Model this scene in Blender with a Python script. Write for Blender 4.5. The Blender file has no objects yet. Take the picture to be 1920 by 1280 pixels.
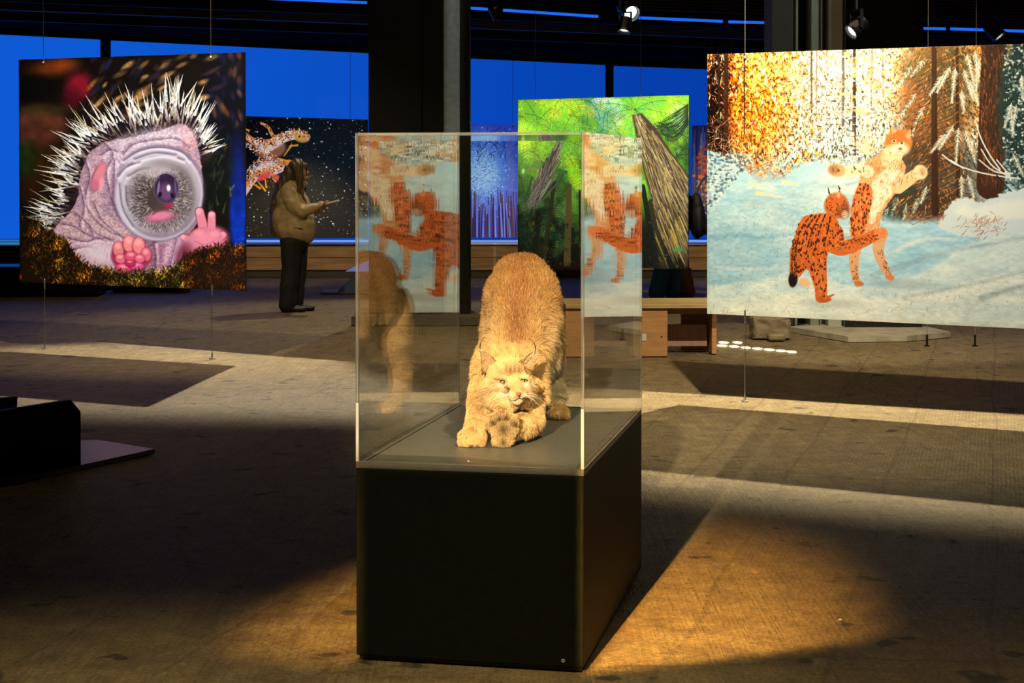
import bpy, bmesh, math, random
import numpy as np
from mathutils import Vector, Matrix, Euler
C = bpy.context.scene.collection
PI = math.pi
# ---------------------------------------------------------------- camera, view, world
F, PY, PITCH, H = 3300., 359.2, .0163, 1.6          # focal length and principal row in pixels of a 1920x1280 frame, tilt, eye height
cd = bpy.data.cameras.new('camera'); cam = bpy.data.objects.new('camera', cd); C.objects.link(cam)
bpy.context.scene.camera = cam
cd.sensor_width = 36; cd.lens = 36*F/1920; cd.shift_y = -(640-PY)/1920; cd.clip_end = 200
cam.location = (0, 0, H); cam.rotation_euler = (PI/2-PITCH, 0, 0)
sc = bpy.context.scene
sc.view_settings.view_transform = 'Standard'; sc.view_settings.look = 'None'; sc.view_settings.gamma = 1
sc.view_settings.use_curve_mapping = False; sc.view_settings.exposure = 0
sc.cycles.transparent_max_bounces = 32; sc.cycles.max_bounces = 10; sc.cycles.sample_clamp_indirect = 4
def ray(px, py):
    u = (px-960)/F; v = -(py-PY)/F; c, s = math.cos(PITCH), math.sin(PITCH)
    return Vector((u, c+s*v, -s+c*v))
def at(px, py, Y):
    d = ray(px, py); return Vector((0, 0, H))+d*(Y/d.y)
def fl(px, py, z=0.):
    d = ray(px, py); return Vector((0, 0, H))+d*((z-H)/d.z)
w = bpy.data.worlds.new('world'); sc.world = w; w.use_nodes = True
w.node_tree.nodes['Background'].inputs[0].default_value = (.5, .36, .18, 1); w.node_tree.nodes['Background'].inputs[1].default_value = .004

# ---------------------------------------------------------------- lamps
def aimed(o, p): o.rotation_euler = (Vector(p)-o.location).to_track_quat('-Z', 'Y').to_euler()
def spot(name, loc, aim, power, col, half, blend=.5, rad=.04, frame=None, soft=.01):
    """theatre spot; frame = corner points in the room that its four shutters cut to"""
    L = bpy.data.lights.new(name, 'SPOT'); L.energy = power; L.color = col; L.spot_size = 2*math.radians(half); L.spot_blend = blend; L.shadow_soft_size = rad
    o = bpy.data.objects.new(name, L); C.objects.link(o); o.location = loc; aimed(o, aim)
    if frame:
        L.use_nodes = True; nt = L.node_tree; em = nt.nodes['Emission']; tc = nt.nodes.new('ShaderNodeTexCoord')
        R = o.rotation_euler.to_matrix().inverted(); P = [R @ (Vector(p)-Vector(loc)) for p in frame]; cen = sum(P, Vector())/len(P); last = None
        for i in range(len(P)):
            n = P[i].cross(P[(i+1) % len(P)]).normalized()
            if n.dot(cen) < 0: n = -n
            d = nt.nodes.new('ShaderNodeVectorMath'); d.operation = 'DOT_PRODUCT'; d.inputs[1].default_value = n; nt.links.new(tc.outputs['Normal'], d.inputs[0])
            s = soft[i] if isinstance(soft, (list, tuple)) else soft
            m = nt.nodes.new('ShaderNodeMapRange'); m.interpolation_type = 'SMOOTHSTEP'; m.inputs['From Min'].default_value = -s/2; m.inputs['From Max'].default_value = s/2
            nt.links.new(d.outputs['Value'], m.inputs['Value'])
            if last is None: last = m.outputs[0]
            else:
                q = nt.nodes.new('ShaderNodeMath'); q.operation = 'MULTIPLY'; nt.links.new(last, q.inputs[0]); nt.links.new(m.outputs[0], q.inputs[1]); last = q.outputs[0]
        nt.links.new(last, em.inputs['Strength'])
    return o
# panel corner points (bottom-left, top-left, top-right, bottom-right) of the hanging prints
def lerp(a, b, t): return a+(b-a)*t
LYN = [at(1326, 588, 11.955), at(1326, 102, 11.955), None, None]
_r0, _r1 = at(1920, 616, 10.881), at(1920, 82, 10.881)
LYN[2] = lerp(LYN[1], _r1, 1.243); LYN[3] = lerp(LYN[0], _r0, 1.243)
HED = [at(37, 529, 15.302), at(35, 112, 15.302), at(459, 98, 14.271), at(461, 545, 14.271)]
FER = [at(971, 497, 20.6), at(971, 187, 20.6), at(1292, 178, 19.5), at(1290, 504, 19.5)]
SQD = [at(436, 447, 24.2), at(436, 217, 24.2), at(690, 224, 24.2), at(690, 446, 24.2)]
BLW = [at(856, 445, 24.3), at(856, 233, 24.3), at(973, 233, 24.3), at(973, 445, 24.3)]
WARM = (1, .79, .45); AMB = (1, .50, .11); WHT = (1, .93, .82)
# prints, washed from the front by shuttered projectors
spot('projector', (2.6, 6.2, 4.3), (2.5, 11.4, 1.45), 620, (1, .97, .92), 24, .1, .03, LYN, .006)
spot('projector', (-3.6, 9.2, 4.2), (-3.2, 14.8, 1.5), 1500, (1, .96, .95), 24, .1, .03, HED, .006)
spot('projector', (.6, 13.6, 4.4), (1, 20, 1.4), 3000, (1, 1, .95), 20, .1, .03, FER, .006)
# lynx print: a lamp in front that throws its shadow back, and a shuttered lamp behind it
spot('spot_light', (1.36, 10.3, 4.0), (1.9, 11.2, 0), 560, WARM, 58, 1, .03, [fl(700, 880), fl(2600, 960), fl(2600, 600), fl(700, 600)], [.35, .1, .1, .1])
spot('spot_light', (2.9, 14.1, 4.6), (1.9, 10.4, 0), 3600, WARM, 27, .4, .02, [fl(900, 712), fl(2400, 806), fl(2400, 1010), fl(900, 880)], [.005, .05, .10, .05])
spot('spot_light', (1.36, 10.3, 4.0), (1.9, 14.2, 0), 620, WARM, 50, 1, .03, [fl(700, 742), fl(2600, 790), fl(2600, 600), fl(700, 618)], [.25, .1, .2, .1])  # added second beam from the front lamp's place, for the far floor
# hedgehog print: back lamp, shuttered along a line behind the print's foot
spot('spot_light', (-1.9, 17.2, 5.2), (-2.6, 12.6, 0), 3000, (1, .84, .58), 30, .4, .02,
     [fl(-160, 611), fl(640, 676), fl(900, 785), fl(-160, 768)], [.004, .06, .10, .03])
spot('spot_light', (-2.6, 12.4, 4.8), (-2.4, 16.0, 0), 620, (1, .78, .42), 34, .7, .05)
spot('spot_light', (-1.0, 21.0, 5.0), (-1.6, 18.2, 0), 500, (1, .82, .5), 30, .6, .05)
spot('spot_light', (3.6, 12.6, 5.0), (3.0, 16.2, 0), 800, (1, .84, .55), 24, .6, .03)
spot('spot_light', (1.7, 17.6, 4.6), (1.85, 20.5, .2), 520, (1, .85, .6), 14, .6, .05)  # added spot to brighten the half-hidden visitor and the bag
spot('spot_light', (5.4, 11.6, 5.0), (3.0, 16.4, 3.6), 420, (.9, 1, .85), 16, .6, .05, [at(1450, 700, 16.4), at(1450, -200, 16.4), at(1592, -200, 16.4), at(1592, 700, 16.4)], .003)  # added spot, shuttered to brighten the steel columns alone
spot('spot_light', (-1.2, 12.6, 5.4), (-.7, 17.4, 3.0), 300, (.95, 1, 1), 20, .6, .05, [at(829, 700, 17.4), at(829, -200, 17.4), at(861, -200, 17.4), at(861, 700, 17.4)], .003)  # added spot, shuttered to brighten the grey web alone
# glass case: amber key from the front left with shutters, and an added warm fill from above right
_a = .203; _FL = Vector((-.504, 5.659, 0)); _FR = _FL+Vector((math.cos(_a), -math.sin(_a), 0))*.745; _K = (-1.95, -2.6, 4.1)
_z = lambda p, z: Vector((p.x, p.y, z))
spot('key_spot', _K, (.1, 6.3, 1.2), 11500, (1, .78, .47), 9, .6, .05, [_z(_FL, .66), _z(_FR, .66), _z(_FR, 1.78), _z(_FL, 1.78)], [.004, .01, .02, .01])
spot('key_spot', _K, (.22, 5.5, 0), 36000, AMB, 6.0, 1., .03, [_z(_FR, 0), _z(_FR, 1.9), Vector((2.6, 7, 1.9)), fl(1700, 1190)], [.0012, .03, .04, .006])
spot('key_spot', _K, (-.42, 5.8, 0), 15000, AMB, 4.0, 1., .04, [_z(_FL, 0), _z(_FL, 1.9), Vector((-1.9, 7, 1.9)), fl(330, 1210)], [.0015, .03, .05, .02])
spot('top_fill', (1.3, 4.9, 4.6), (-.05, 6.15, .9), 950, (1, .80, .45), 13, .5, .04, [_z(_FL, .65), _z(_FR, .65), _z(_FR+Vector((.28, 1.37, 0)), .65), _z(_FL+Vector((.28, 1.37, 0)), .65)], [.03, .03, .08, .03])
# dim house lamps over the near floor
spot('house_spot', (-1.2, 2.6, 5.6), (-.6, 4.2, 0), 1300, (1, .76, .36), 24, 1., .1, [fl(-300, 1100), fl(1400, 1170), fl(1600, 1600), fl(-400, 1600)], [.12, .1, .1, .1])
spot('house_spot', (1.6, 2.6, 5.6), (1.0, 4.0, 0), 520, (1, .7, .3), 23, 1., .1, [fl(700, 1130), fl(2300, 1130), fl(2300, 1600), fl(700, 1600)], [.12, .1, .1, .1])
L = bpy.data.lights.new('fill_wash', 'AREA'); L.shape = 'RECTANGLE'; L.size = 7; L.size_y = 6; L.spread = math.radians(110); L.energy = 75; L.color = (1, .66, .36); o = bpy.data.objects.new('fill_wash', L); C.objects.link(o); o.location = (0, 16.5, 6.2)  # added wide area fill over the dim middle floor
# ---------------------------------------------------------------- painter for the flat prints (numpy only)
class Canvas:
    def __init__(s, quad, w, h, seed=1):
        # quad: where the print's corners (top-left, top-right, bottom-right, bottom-left) lie in sketch units
        s.w, s.h = w, h
        s.a = np.zeros((h, w, 3), np.float32)
        src = quad; dst = [(0, 0), (w, 0), (w, h), (0, h)]
        A = []; b = []
        for (x, y), (u, v) in zip(src, dst):
            A.append([x, y, 1, 0, 0, 0, -u*x, -u*y]); b.append(u)
            A.append([0, 0, 0, x, y, 1, -v*x, -v*y]); b.append(v)
        q = np.linalg.solve(np.array(A, float), np.array(b, float))
        s.M = np.append(q, 1).reshape(3, 3)
        s.k = h/((quad[3][1]-quad[0][1]+quad[2][1]-quad[1][1])/2)
        s.r = random.Random(seed); s.g = np.random.default_rng(seed)
    def m(s, x, y):
        d = s.M[2, 0]*x+s.M[2, 1]*y+1
        return (s.M[0, 0]*x+s.M[0, 1]*y+s.M[0, 2])/d, (s.M[1, 0]*x+s.M[1, 1]*y+s.M[1, 2])/d
    def _box(s, x0, y0, x1, y1):
        x0 = max(0, int(x0)); y0 = max(0, int(y0)); x1 = min(s.w, int(x1)+2); y1 = min(s.h, int(y1)+2)
        if x1 <= x0 or y1 <= y0: return None
        yy, xx = np.mgrid[y0:y1, x0:x1].astype(np.float32)
        return xx+.5, yy+.5, (slice(y0, y1), slice(x0, x1))
    def _put(s, sl, m, c):
        m = m[..., None]
        s.a[sl] = s.a[sl]*(1-m)+np.asarray(c, np.float32)/255.*m
    def blob(s, x, y, rx, ry, c, ang=0, a=1., soft=.3):
        X, Y = s.m(x, y); rx *= s.k; ry *= s.k; R = max(rx, ry)*(1+soft)+2
        b = s._box(X-R, Y-R, X+R, Y+R)
        if b is None: return
        xx, yy, sl = b; t = math.radians(ang); ca, sa = math.cos(t), math.sin(t)
        u = ((xx-X)*ca+(yy-Y)*sa)/rx; v = (-(xx-X)*sa+(yy-Y)*ca)/ry
        d = np.sqrt(u*u+v*v); e = max(soft, 1.2/min(rx, ry))
        s._put(sl, np.clip((1+e/2-d)/e, 0, 1)**1.0*a, c)
    def line(s, x0, y0, x1, y1, w0, w1, c, a=1., c2=None):
        X0, Y0 = s.m(x0, y0); X1, Y1 = s.m(x1, y1); w0 *= s.k/2; w1 *= s.k/2; W = max(w0, w1)+1.5
        b = s._box(min(X0, X1)-W, min(Y0, Y1)-W, max(X0, X1)+W, max(Y0, Y1)+W)
        if b is None: return
        xx, yy, sl = b; dx, dy = X1-X0, Y1-Y0; L = dx*dx+dy*dy+1e-6
        t = np.clip(((xx-X0)*dx+(yy-Y0)*dy)/L, 0, 1)
        d = np.sqrt((xx-X0-t*dx)**2+(yy-Y0-t*dy)**2); w = w0+(w1-w0)*t
        m = np.clip(w-d+.5, 0, 1)*np.clip(w*2+.2, 0, 1)*a
        if c2 is None: s._put(sl, m, c)
        else:
            cc = np.asarray(c, np.float32)*(1-t[..., None])+np.asarray(c2, np.float32)*t[..., None]
            m = m[..., None]; s.a[sl] = s.a[sl]*(1-m)+cc/255.*m
    def path(s, pts, w, c, a=1., soft=0.):
        P = [s.m(x, y) for x, y in pts]; n = len(P)-1; k = s.k/2; M = max(w)*k+soft*s.k+2
        b = s._box(min(p[0] for p in P)-M, min(p[1] for p in P)-M, max(p[0] for p in P)+M, max(p[1] for p in P)+M)
        if b is None: return
        xx, yy, sl = b; best = np.full(xx.shape, -1e9, np.float32)
        for i in range(n):
            (X0, Y0), (X1, Y1) = P[i], P[i+1]; wa = (w[0]+(w[1]-w[0])*i/n)*k; wb = (w[0]+(w[1]-w[0])*(i+1)/n)*k
            dx, dy = X1-X0, Y1-Y0; t = np.clip(((xx-X0)*dx+(yy-Y0)*dy)/(dx*dx+dy*dy+1e-6), 0, 1)
            best = np.maximum(best, wa+(wb-wa)*t-np.sqrt((xx-X0-t*dx)**2+(yy-Y0-t*dy)**2))
        e = max(1., soft*s.k*2)
        s._put(sl, np.clip(best/e+.5, 0, 1)*a, c)
    def poly(s, pts, c, a=1., soft=1.5, wob=0, tex=None):
        P = np.array([s.m(x, y) for x, y in pts]); e = soft*s.k
        b = s._box(P[:, 0].min()-e-2, P[:, 1].min()-e-2, P[:, 0].max()+e+2, P[:, 1].max()+e+2)
        if b is None: return
        xx, yy, sl = b
        if wob:
            n = s.noise(6)[sl]; xx = xx+(n-.5)*wob*s.k*2; n = s.noise(5)[sl]; yy = yy+(n-.5)*wob*s.k*2
        ins = np.zeros(xx.shape, bool); dm = np.full(xx.shape, 1e9, np.float32)
        for i in range(len(P)):
            xa, ya = P[i]; xb, yb = P[(i+1) % len(P)]
            cond = ((ya > yy) != (yb > yy)); q = (xb-xa)*(yy-ya)/((yb-ya) if abs(yb-ya) > 1e-9 else 1e-9)+xa
            ins ^= cond & (xx < q)
            dx, dy = xb-xa, yb-ya; t = np.clip(((xx-xa)*dx+(yy-ya)*dy)/(dx*dx+dy*dy+1e-9), 0, 1)
            dm = np.minimum(dm, (xx-xa-t*dx)**2+(yy-ya-t*dy)**2)
        d = np.sqrt(dm)*np.where(ins, 1, -1)
        m = np.clip(d/max(e, 1)+.5, 0, 1)*a
        if tex is not None: m = m*tex[sl]
        s._put(sl, m, c)
    def noise(s, size, octv=1, sx=1., sy=1.):
        # smooth value noise; size in sketch units
        key = (size, octv, sx, sy)
        if not hasattr(s, 'nc'): s.nc = {}
        if key in s.nc: return s.nc[key]
        out = np.zeros((s.h, s.w), np.float32); amp = 1.; tot = 0
        for o in range(octv):
            cx = max(2, int(s.w/(size*s.k*sx/2**o))+2); cy = max(2, int(s.h/(size*s.k*sy/2**o))+2)
            g = s.g.random((cy+1, cx+1)).astype(np.float32)
            xs = np.linspace(0, cx-1e-3, s.w); ys = np.linspace(0, cy-1e-3, s.h)
            xi = xs.astype(int); yi = ys.astype(int); fx = (xs-xi).astype(np.float32); fy = (ys-yi).astype(np.float32)
            fx = fx*fx*(3-2*fx); fy = (fy*fy*(3-2*fy))[:, None]
            r0 = g[yi][:, xi]*(1-fx)+g[yi][:, xi+1]*fx; r1 = g[yi+1][:, xi]*(1-fx)+g[yi+1][:, xi+1]*fx
            out += amp*(r0*(1-fy)+r1*fy); tot += amp; amp *= .5
        out /= tot; s.nc[key] = out
        return out
    def grad(s, stops, horiz=False):
        n = s.w if horiz else s.h; t = np.linspace(0, 1, n)
        col = np.stack([np.interp(t, [p for p, _ in stops], [c[i]/255. for _, c in stops]) for i in range(3)], -1).astype(np.float32)
        s.a[:] = col[None] if horiz else col[:, None]
    def speckle(s, n, box, size, cols, ang=None, ln=(2, 5), a=.8, mask=None):
        r = s.r
        for _ in range(n):
            x = r.uniform(box[0], box[2]); y = r.uniform(box[1], box[3])
            if mask and not mask(x, y): continue
            c = r.choice(cols); w = r.uniform(*size)
            if ang is None: s.blob(x, y, w, w*r.uniform(.6, 1.2), c, a=a, soft=.6)
            else:
                t = math.radians(r.gauss(*ang)); L = r.uniform(*ln)
                s.line(x, y, x+L*math.cos(t), y-L*math.sin(t), w, w*.4, c, a)

def inside(P):
    def f(x, y):
        r = False; j = len(P)-1
        for i in range(len(P)):
            if (P[i][1] > y) != (P[j][1] > y) and x < (P[j][0]-P[i][0])*(y-P[i][1])/(P[j][1]-P[i][1])+P[i][0]: r = not r
            j = i
        return r
    return f
def spl(pts, n=8):
    # smooth curve through points
    P = [pts[0]]+list(pts)+[pts[-1]]; out = []
    for i in range(1, len(P)-2):
        for k in range(n):
            t = k/n; out.append(tuple(.5*((2*P[i][d])+(-P[i-1][d]+P[i+1][d])*t+(2*P[i-1][d]-5*P[i][d]+4*P[i+1][d]-P[i+2][d])*t*t+(-P[i-1][d]+3*P[i][d]-3*P[i+1][d]+P[i+2][d])*t**3) for d in range(len(P[i]))))
    out.append(tuple(P[-2])); return out
def cspl(pts, n=6):
    q = list(pts)+[pts[0], pts[1], pts[2]]; o = spl(q, n); return o[n:-2*n+1] if True else o

def paint_hedgehog():
    c = Canvas([(35, 112), (459, 98), (461, 545), (37, 528)], 880, 912, 3); r = c.r
    c.grad([(0, (20, 14, 10)), (.3, (34, 24, 12)), (.6, (30, 26, 10)), (1, (26, 18, 6))])
    B = c.blob
    B(95, 128, 40, 16, (120, 62, 20), a=.8, soft=1.2); B(120, 118, 26, 14, (150, 78, 24), a=.6, soft=1.3)
    B(60, 165, 40, 22, (10, 6, 6), a=.9, soft=1); B(148, 160, 24, 26, (130, 28, 44), a=.95, soft=.9); B(135, 185, 18, 20, (90, 18, 30), a=.8, soft=1)
    B(72, 235, 56, 36, (112, 66, 44), a=.85, soft=.5); B(62, 250, 50, 30, (88, 52, 34), a=.7, soft=.7)
    B(80, 205, 52, 10, (66, 60, 22), a=.7, soft=1.2); B(50, 300, 24, 34, (36, 66, 20), a=.8, soft=1); B(95, 300, 40, 40, (74, 44, 14), a=.7, soft=1.1); B(60, 355, 36, 24, (66, 36, 14), a=.7, soft=1.2)
    B(430, 190, 45, 110, (14, 12, 26), a=.95, soft=.5); B(448, 400, 16, 90, (16, 62, 170), a=1, soft=.5); B(446, 320, 14, 60, (18, 40, 110), a=.8, soft=.8)
    for k in range(210):   # out-of-focus spines behind
        x = r.uniform(165, 455); y = r.uniform(100, 330)
        if y > 250 and x < 380: continue
        t = math.radians(52-(x-170)*.16+r.gauss(0, 9)) if x < 400 else math.radians(100+r.gauss(0, 12))
        L = r.uniform(8, 20); col = r.choice([(150, 112, 52), (196, 160, 92), (110, 74, 36), (60, 44, 60), (38, 52, 92), (88, 62, 40), (180, 140, 96)])
        if x > 400: col = r.choice([(128, 84, 42), (70, 48, 40), (48, 40, 66), (120, 96, 66), (30, 36, 70)])
        if x > 435 and y > 250: continue
        B(x+L*.5*math.cos(t), y-L*.5*math.sin(t), L*.75, r.uniform(3, 5.5), col, ang=-math.degrees(t), a=r.uniform(.35, .75), soft=.9)
    for k in range(46):
        x = r.uniform(385, 446); y = r.uniform(230, 400); c.line(x, y, x+r.uniform(-6, 8), y-r.uniform(8, 24), r.uniform(3, 6), 2, r.choice([(150, 140, 100), (96, 100, 60), (30, 60, 40), (20, 20, 40), (16, 30, 22)]), .55)
    B(400, 330, 30, 70, (18, 30, 26), a=.6, soft=1)
    nz = c.noise(2.2, 2); c.a *= (.85+.3*c.noise(14, 2))[..., None]
    # --- dark under-fur where spines root
    base = spl([(92, 448), (112, 420), (128, 385), (146, 350), (150, 318), (168, 285), (198, 262), (228, 250), (262, 246), (292, 242), (322, 224), (345, 236), (366, 262), (378, 290)], 10)
    for x, y in base: B(x, y-4, 20, 20, (60, 44, 40), a=.45, soft=.9)
    n = len(base)
    def dirat(f):
        ks = [0, .15, .3, .45, .55, .7, .8, .9, 1]; an = [162, 158, 150, 138, 120, 96, 82, 60, 28]
        return float(np.interp(f, ks, an))
    for lay in range(4):
        for k in range(72):
            f = r.random()
            x, y = base[min(n-1, int(f*n))]; a = math.radians(dirat(f)+r.gauss(0, 15)); L = r.choice([38, 54, 70, 84])*r.uniform(.8, 1.15)*(1.05 if .4 < f < .85 else .85)
            ox = r.uniform(-8, 10); oy = r.uniform(-6, 12)-lay*2
            x += ox; y += oy
            if f > .9: L = min(L, 46)
            mx, my = x+L*.4*math.cos(a), y-L*.4*math.sin(a); ex, ey = x+L*math.cos(a), y-L*math.sin(a)
            ey = max(ey, 112)
            w = r.uniform(2.6, 4.4); dk = r.random() < .4
            tip = (224, 228, 226) if r.random() < .75 else (180, 170, 140)
            if dk: c.line(x, y, mx, my, w*.7, w, (34, 26, 36), .9); c.line(mx, my, ex, ey, w, .5, tip, .95)
            else: c.line(x, y, mx, my, w*.6, w, (120, 98, 80), .8, (206, 204, 206)); c.line(mx, my, ex, ey, w, .5, tip, .97)
            if r.random() < .3: c.line(mx, my, (mx+ex)/2, (my+ey)/2, w*.4, w*.3, (110, 120, 140), .7)
    # --- body and skin
    skin = (186, 158, 166); lite = (206, 196, 206); pink = (206, 132, 140); shade = (122, 88, 108); vein = (96, 66, 92)
    body = cspl([(150, 330), (165, 290), (200, 265), (250, 256), (300, 244), (340, 232), (360, 250), (372, 280), (380, 330), (378, 380), (368, 420), (345, 452), (330, 505), (240, 512), (175, 500), (140, 470), (104, 440), (108, 420), (128, 400), (146, 370)])
    c.poly(body, (172, 148, 160), soft=2.5, wob=1.2)
    c.poly(cspl([(105, 432), (128, 402), (160, 392), (215, 410), (240, 440), (238, 500), (180, 505), (140, 480)]), (188, 160, 162), soft=5)
    B(350, 258, 16, 22, (196, 150, 152), ang=-30, a=.9, soft=.6)
    for x, y, rx, ry, ang, col, al in [(290, 262, 66, 20, -8, (206, 200, 214), .8), (215, 300, 22, 36, 30, (200, 190, 206), .8), (182, 310, 14, 26, 20, (192, 158, 172), .8),
                                    (170, 400, 18, 44, 12, (200, 172, 176), .8), (150, 440, 40, 22, 20, (196, 170, 172), .7), (215, 440, 34, 18, 30, (206, 178, 182), .7), (190, 470, 40, 18, 8, (214, 196, 204), .8), (300, 470, 30, 40, 0, (150, 104, 122), .7), (318, 475, 12, 34, 12, (204, 172, 190), .8)]:
        B(x, y, rx, ry, col, ang, al, .9)
    # wrinkles: light ridge beside dark crease
    for pts in [[(160, 300), (168, 330), (160, 370), (170, 400), (200, 430), (240, 448)], [(196, 268), (212, 290), (200, 320), (206, 360), (222, 400), (250, 430)], [(150, 350), (158, 390), (150, 420), (160, 440)],
                [(118, 420), (140, 424), (166, 440), (200, 452)], [(130, 446), (160, 452), (190, 446), (222, 456)], [(232, 288), (250, 270), (290, 262), (330, 260), (356, 276)], [(214, 300), (214, 330), (212, 372), (226, 410)],
                [(176, 380), (190, 410), (214, 432), (232, 446)], [(130, 470), (160, 462), (190, 470), (206, 490)], [(282, 460), (300, 450), (330, 446)], [(336, 440), (326, 470), (318, 500)], [(288, 455), (292, 480), (290, 505)], [(190, 290), (206, 280), (222, 284)], [(166, 420), (186, 440), (214, 450)], [(142, 400), (166, 420), (176, 446)]]:
        q = spl(pts, 6); c.path([(x+4, y+3) for x, y in q], (6, 4), (222, 208, 218), .45, 2.2); c.path([(x-2, y-1.5) for x, y in q], (6, 4), (132, 96, 116), .5, 2.4); c.path(q, (1.6, .8), (90, 60, 84), .6, .6)
    for k in range(90):
        x = r.uniform(110, 240); y = r.uniform(290, 490)
        if inside(body)(x, y): c.path(spl([(x, y), (x+r.uniform(2, 10), y+r.uniform(-4, 8)), (x+r.uniform(8, 20), y+r.uniform(-6, 12))], 3), (1.1, .4), r.choice([vein, lite, shade]), .4)
    sk = (c.noise(3, 3)-.5)[..., None]; msk = np.zeros((c.h, c.w), np.float32)
    bb = c.a.mean(-1) > .34; c.a += np.where(bb[..., None], sk*.3, 0)
    # ear
    B(183, 332, 11, 30, (150, 92, 110), 22, .9, .4); B(185, 330, 9, 27, (214, 140, 152), 22, .95, .4); B(190, 345, 5, 14, (228, 168, 176), 10, .8, .6); B(178, 345, 8, 10, (196, 118, 134), 0, .8, .6)
    # muzzle disc with rings of folded skin
    B(297, 362, 82, 90, (120, 100, 124), 10, .8, .12); B(297, 363, 79, 87, (196, 192, 206), 10, 1, .06); B(299, 366, 72, 79, (150, 136, 150), 10, .9, .08); B(300, 362, 70, 76, (190, 188, 200), 10, 1, .1)
    B(306, 360, 60, 66, (160, 150, 154), 10, .8, .4); B(262, 360, 34, 60, (196, 194, 204), 0, .8, .8)
    for pts in [[(232, 300), (262, 282), (300, 276), (340, 284), (356, 300)], [(240, 312), (270, 296), (310, 290), (345, 300)], [(222, 330), (238, 312), (262, 304)], [(240, 330), (262, 318), (280, 316)], [(252, 298), (290, 286), (330, 290)], [(224, 345), (230, 390), (250, 425)], [(236, 350), (240, 385), (262, 412)]]:
        q = spl(pts, 6); c.path([(x, y+4) for x, y in q], (6, 5), (222, 222, 234), .6, 2); c.path([(x, y-1.5) for x, y in q], (5, 4), (120, 106, 124), .5, 2); c.path(q, (1.2, .7), (84, 70, 90), .6, .5)
    B(300, 372, 50, 56, (92, 78, 72), 0, .85, .7); B(276, 368, 30, 40, (74, 62, 54), 0, .65, .9); B(330, 350, 22, 34, (96, 92, 92), 0, .6, .9); B(344, 372, 20, 46, (104, 96, 92), 0, .6, .9)
    for k in range(1800):
        a = r.uniform(0, 2*math.pi); d = r.uniform(.4, 1.02)
        x = 300+58*d*math.cos(a); y = 372+64*d*math.sin(a)
        if y < 318: continue
        t = a+r.gauss(0, .35); L = r.uniform(3, 7)
        c.line(x, y, x+L*math.cos(t), y+L*math.sin(t), .9, .4, r.choice([(60, 48, 46), (226, 220, 214), (190, 178, 170), (80, 66, 62), (200, 196, 196)]), .6)
    B(296, 322, 30, 12, (204, 196, 204), 0, .6, .9)
    B(300, 406, 28, 11, (176, 112, 138), -8, .85, .7); B(300, 404, 20, 7, (216, 142, 164), -10, .85, .7); c.path(spl([(286, 402), (298, 394), (314, 388), (326, 392)], 6), (1.8, 1), (150, 24, 60), .8, .5); B(316, 386, 8, 4, (190, 40, 80), 0, .8, .6)
    B(312, 352, 23, 28, (112, 96, 112), 0, .9, .25); B(312, 353, 20.5, 26, (66, 46, 72), 0, 1, .15); B(311, 360, 13, 17, (120, 86, 118), 0, .9, .7); B(316, 352, 3.4, 6, (240, 236, 246), 0, .95, .6)
    B(297, 352, 2.2, 13, (176, 170, 190), 8, .6, .6); B(329, 352, 2, 15, (150, 140, 166), -6, .5, .7); B(300, 364, 3, 5, (24, 12, 22), 20, .8, .7); B(323, 366, 3, 5, (30, 14, 30), -20, .8, .7); c.path(spl([(299, 330), (312, 326), (326, 334)], 5), (1.8, 1.2), (40, 28, 46), .9)
    # near paw with round pads
    B(212, 478, 46, 20, (196, 176, 186), 6, .9, .5); B(190, 474, 36, 14, (216, 204, 214), 10, .7, .8)
    for k in range(30):
        x = r.uniform(170, 235); y = r.uniform(462, 498); c.line(x, y, x+r.uniform(-3, 3), y+r.uniform(4, 10), .8, .4, r.choice([(230, 220, 226), (150, 120, 136)]), .5)
    B(245, 480, 37, 30, (170, 74, 96), 0, 1, .15)
    for x, y, rx, ry, col in [(222, 466, 10, 15, (222, 138, 140)), (242, 456, 11, 16, (230, 150, 146)), (260, 460, 11, 16, (228, 146, 146)), (274, 476, 9, 13, (214, 120, 134)), (226, 484, 10, 9, (220, 124, 140)), (246, 480, 12, 10, (216, 98, 126)), (262, 484, 9, 8, (220, 116, 140)), (232, 502, 15, 9, (222, 90, 140)), (256, 498, 13, 7, (210, 100, 150)), (244, 492, 9, 6, (190, 60, 96))]:
        B(x, y+1.5, rx+1.5, ry+1.5, (146, 50, 76), 0, .8, .3); B(x, y, rx, ry, col, 0, 1, .25); B(x-1, y-ry*.35, rx*.5, ry*.35, (246, 190, 190), 0, .7, .9)
    # raised paw on the right
    B(386, 450, 40, 26, (190, 110, 128), -14, 1, .3)
    for a_, b_, w in [((384, 440), (374, 396), 17), ((396, 440), (397, 402), 15), ((404, 450), (418, 440), 15), ((360, 452), (344, 444), 14), ((378, 445), (382, 434), 16)]:
        c.line(*a_, *b_, w+3, w, (150, 74, 96), .9); c.line(*a_, *b_, w, w-3, (212, 140, 156), 1); B(b_[0]-1, b_[1], w*.26, w*.3, (234, 184, 192), 0, .8, .8)
    B(386, 447, 31, 21, (206, 132, 150), -8, 1, .25); B(384, 448, 20, 12, (222, 150, 166), 0, .8, .9); B(402, 438, 8, 6, (226, 160, 172), 0, .7, .8); B(372, 436, 8, 6, (226, 160, 172), 0, .7, .8); c.path(spl([(366, 452), (384, 458), (402, 450)], 5), (1.6, .8), (150, 74, 96), .5, .5); B(352, 460, 14, 14, (200, 140, 160), 0, .8, .7)
    c.path(spl([(336, 446), (330, 470), (326, 500)], 5), (7, 5), (196, 160, 180), .8); B(344, 478, 14, 22, (110, 40, 50), 20, .6, .8)
    # moss
    top = [(30, 400), (70, 418), (100, 440), (124, 452), (140, 476), (165, 500), (200, 506), (250, 514), (300, 508), (330, 500), (352, 486), (372, 470), (410, 464), (470, 462)]
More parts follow.
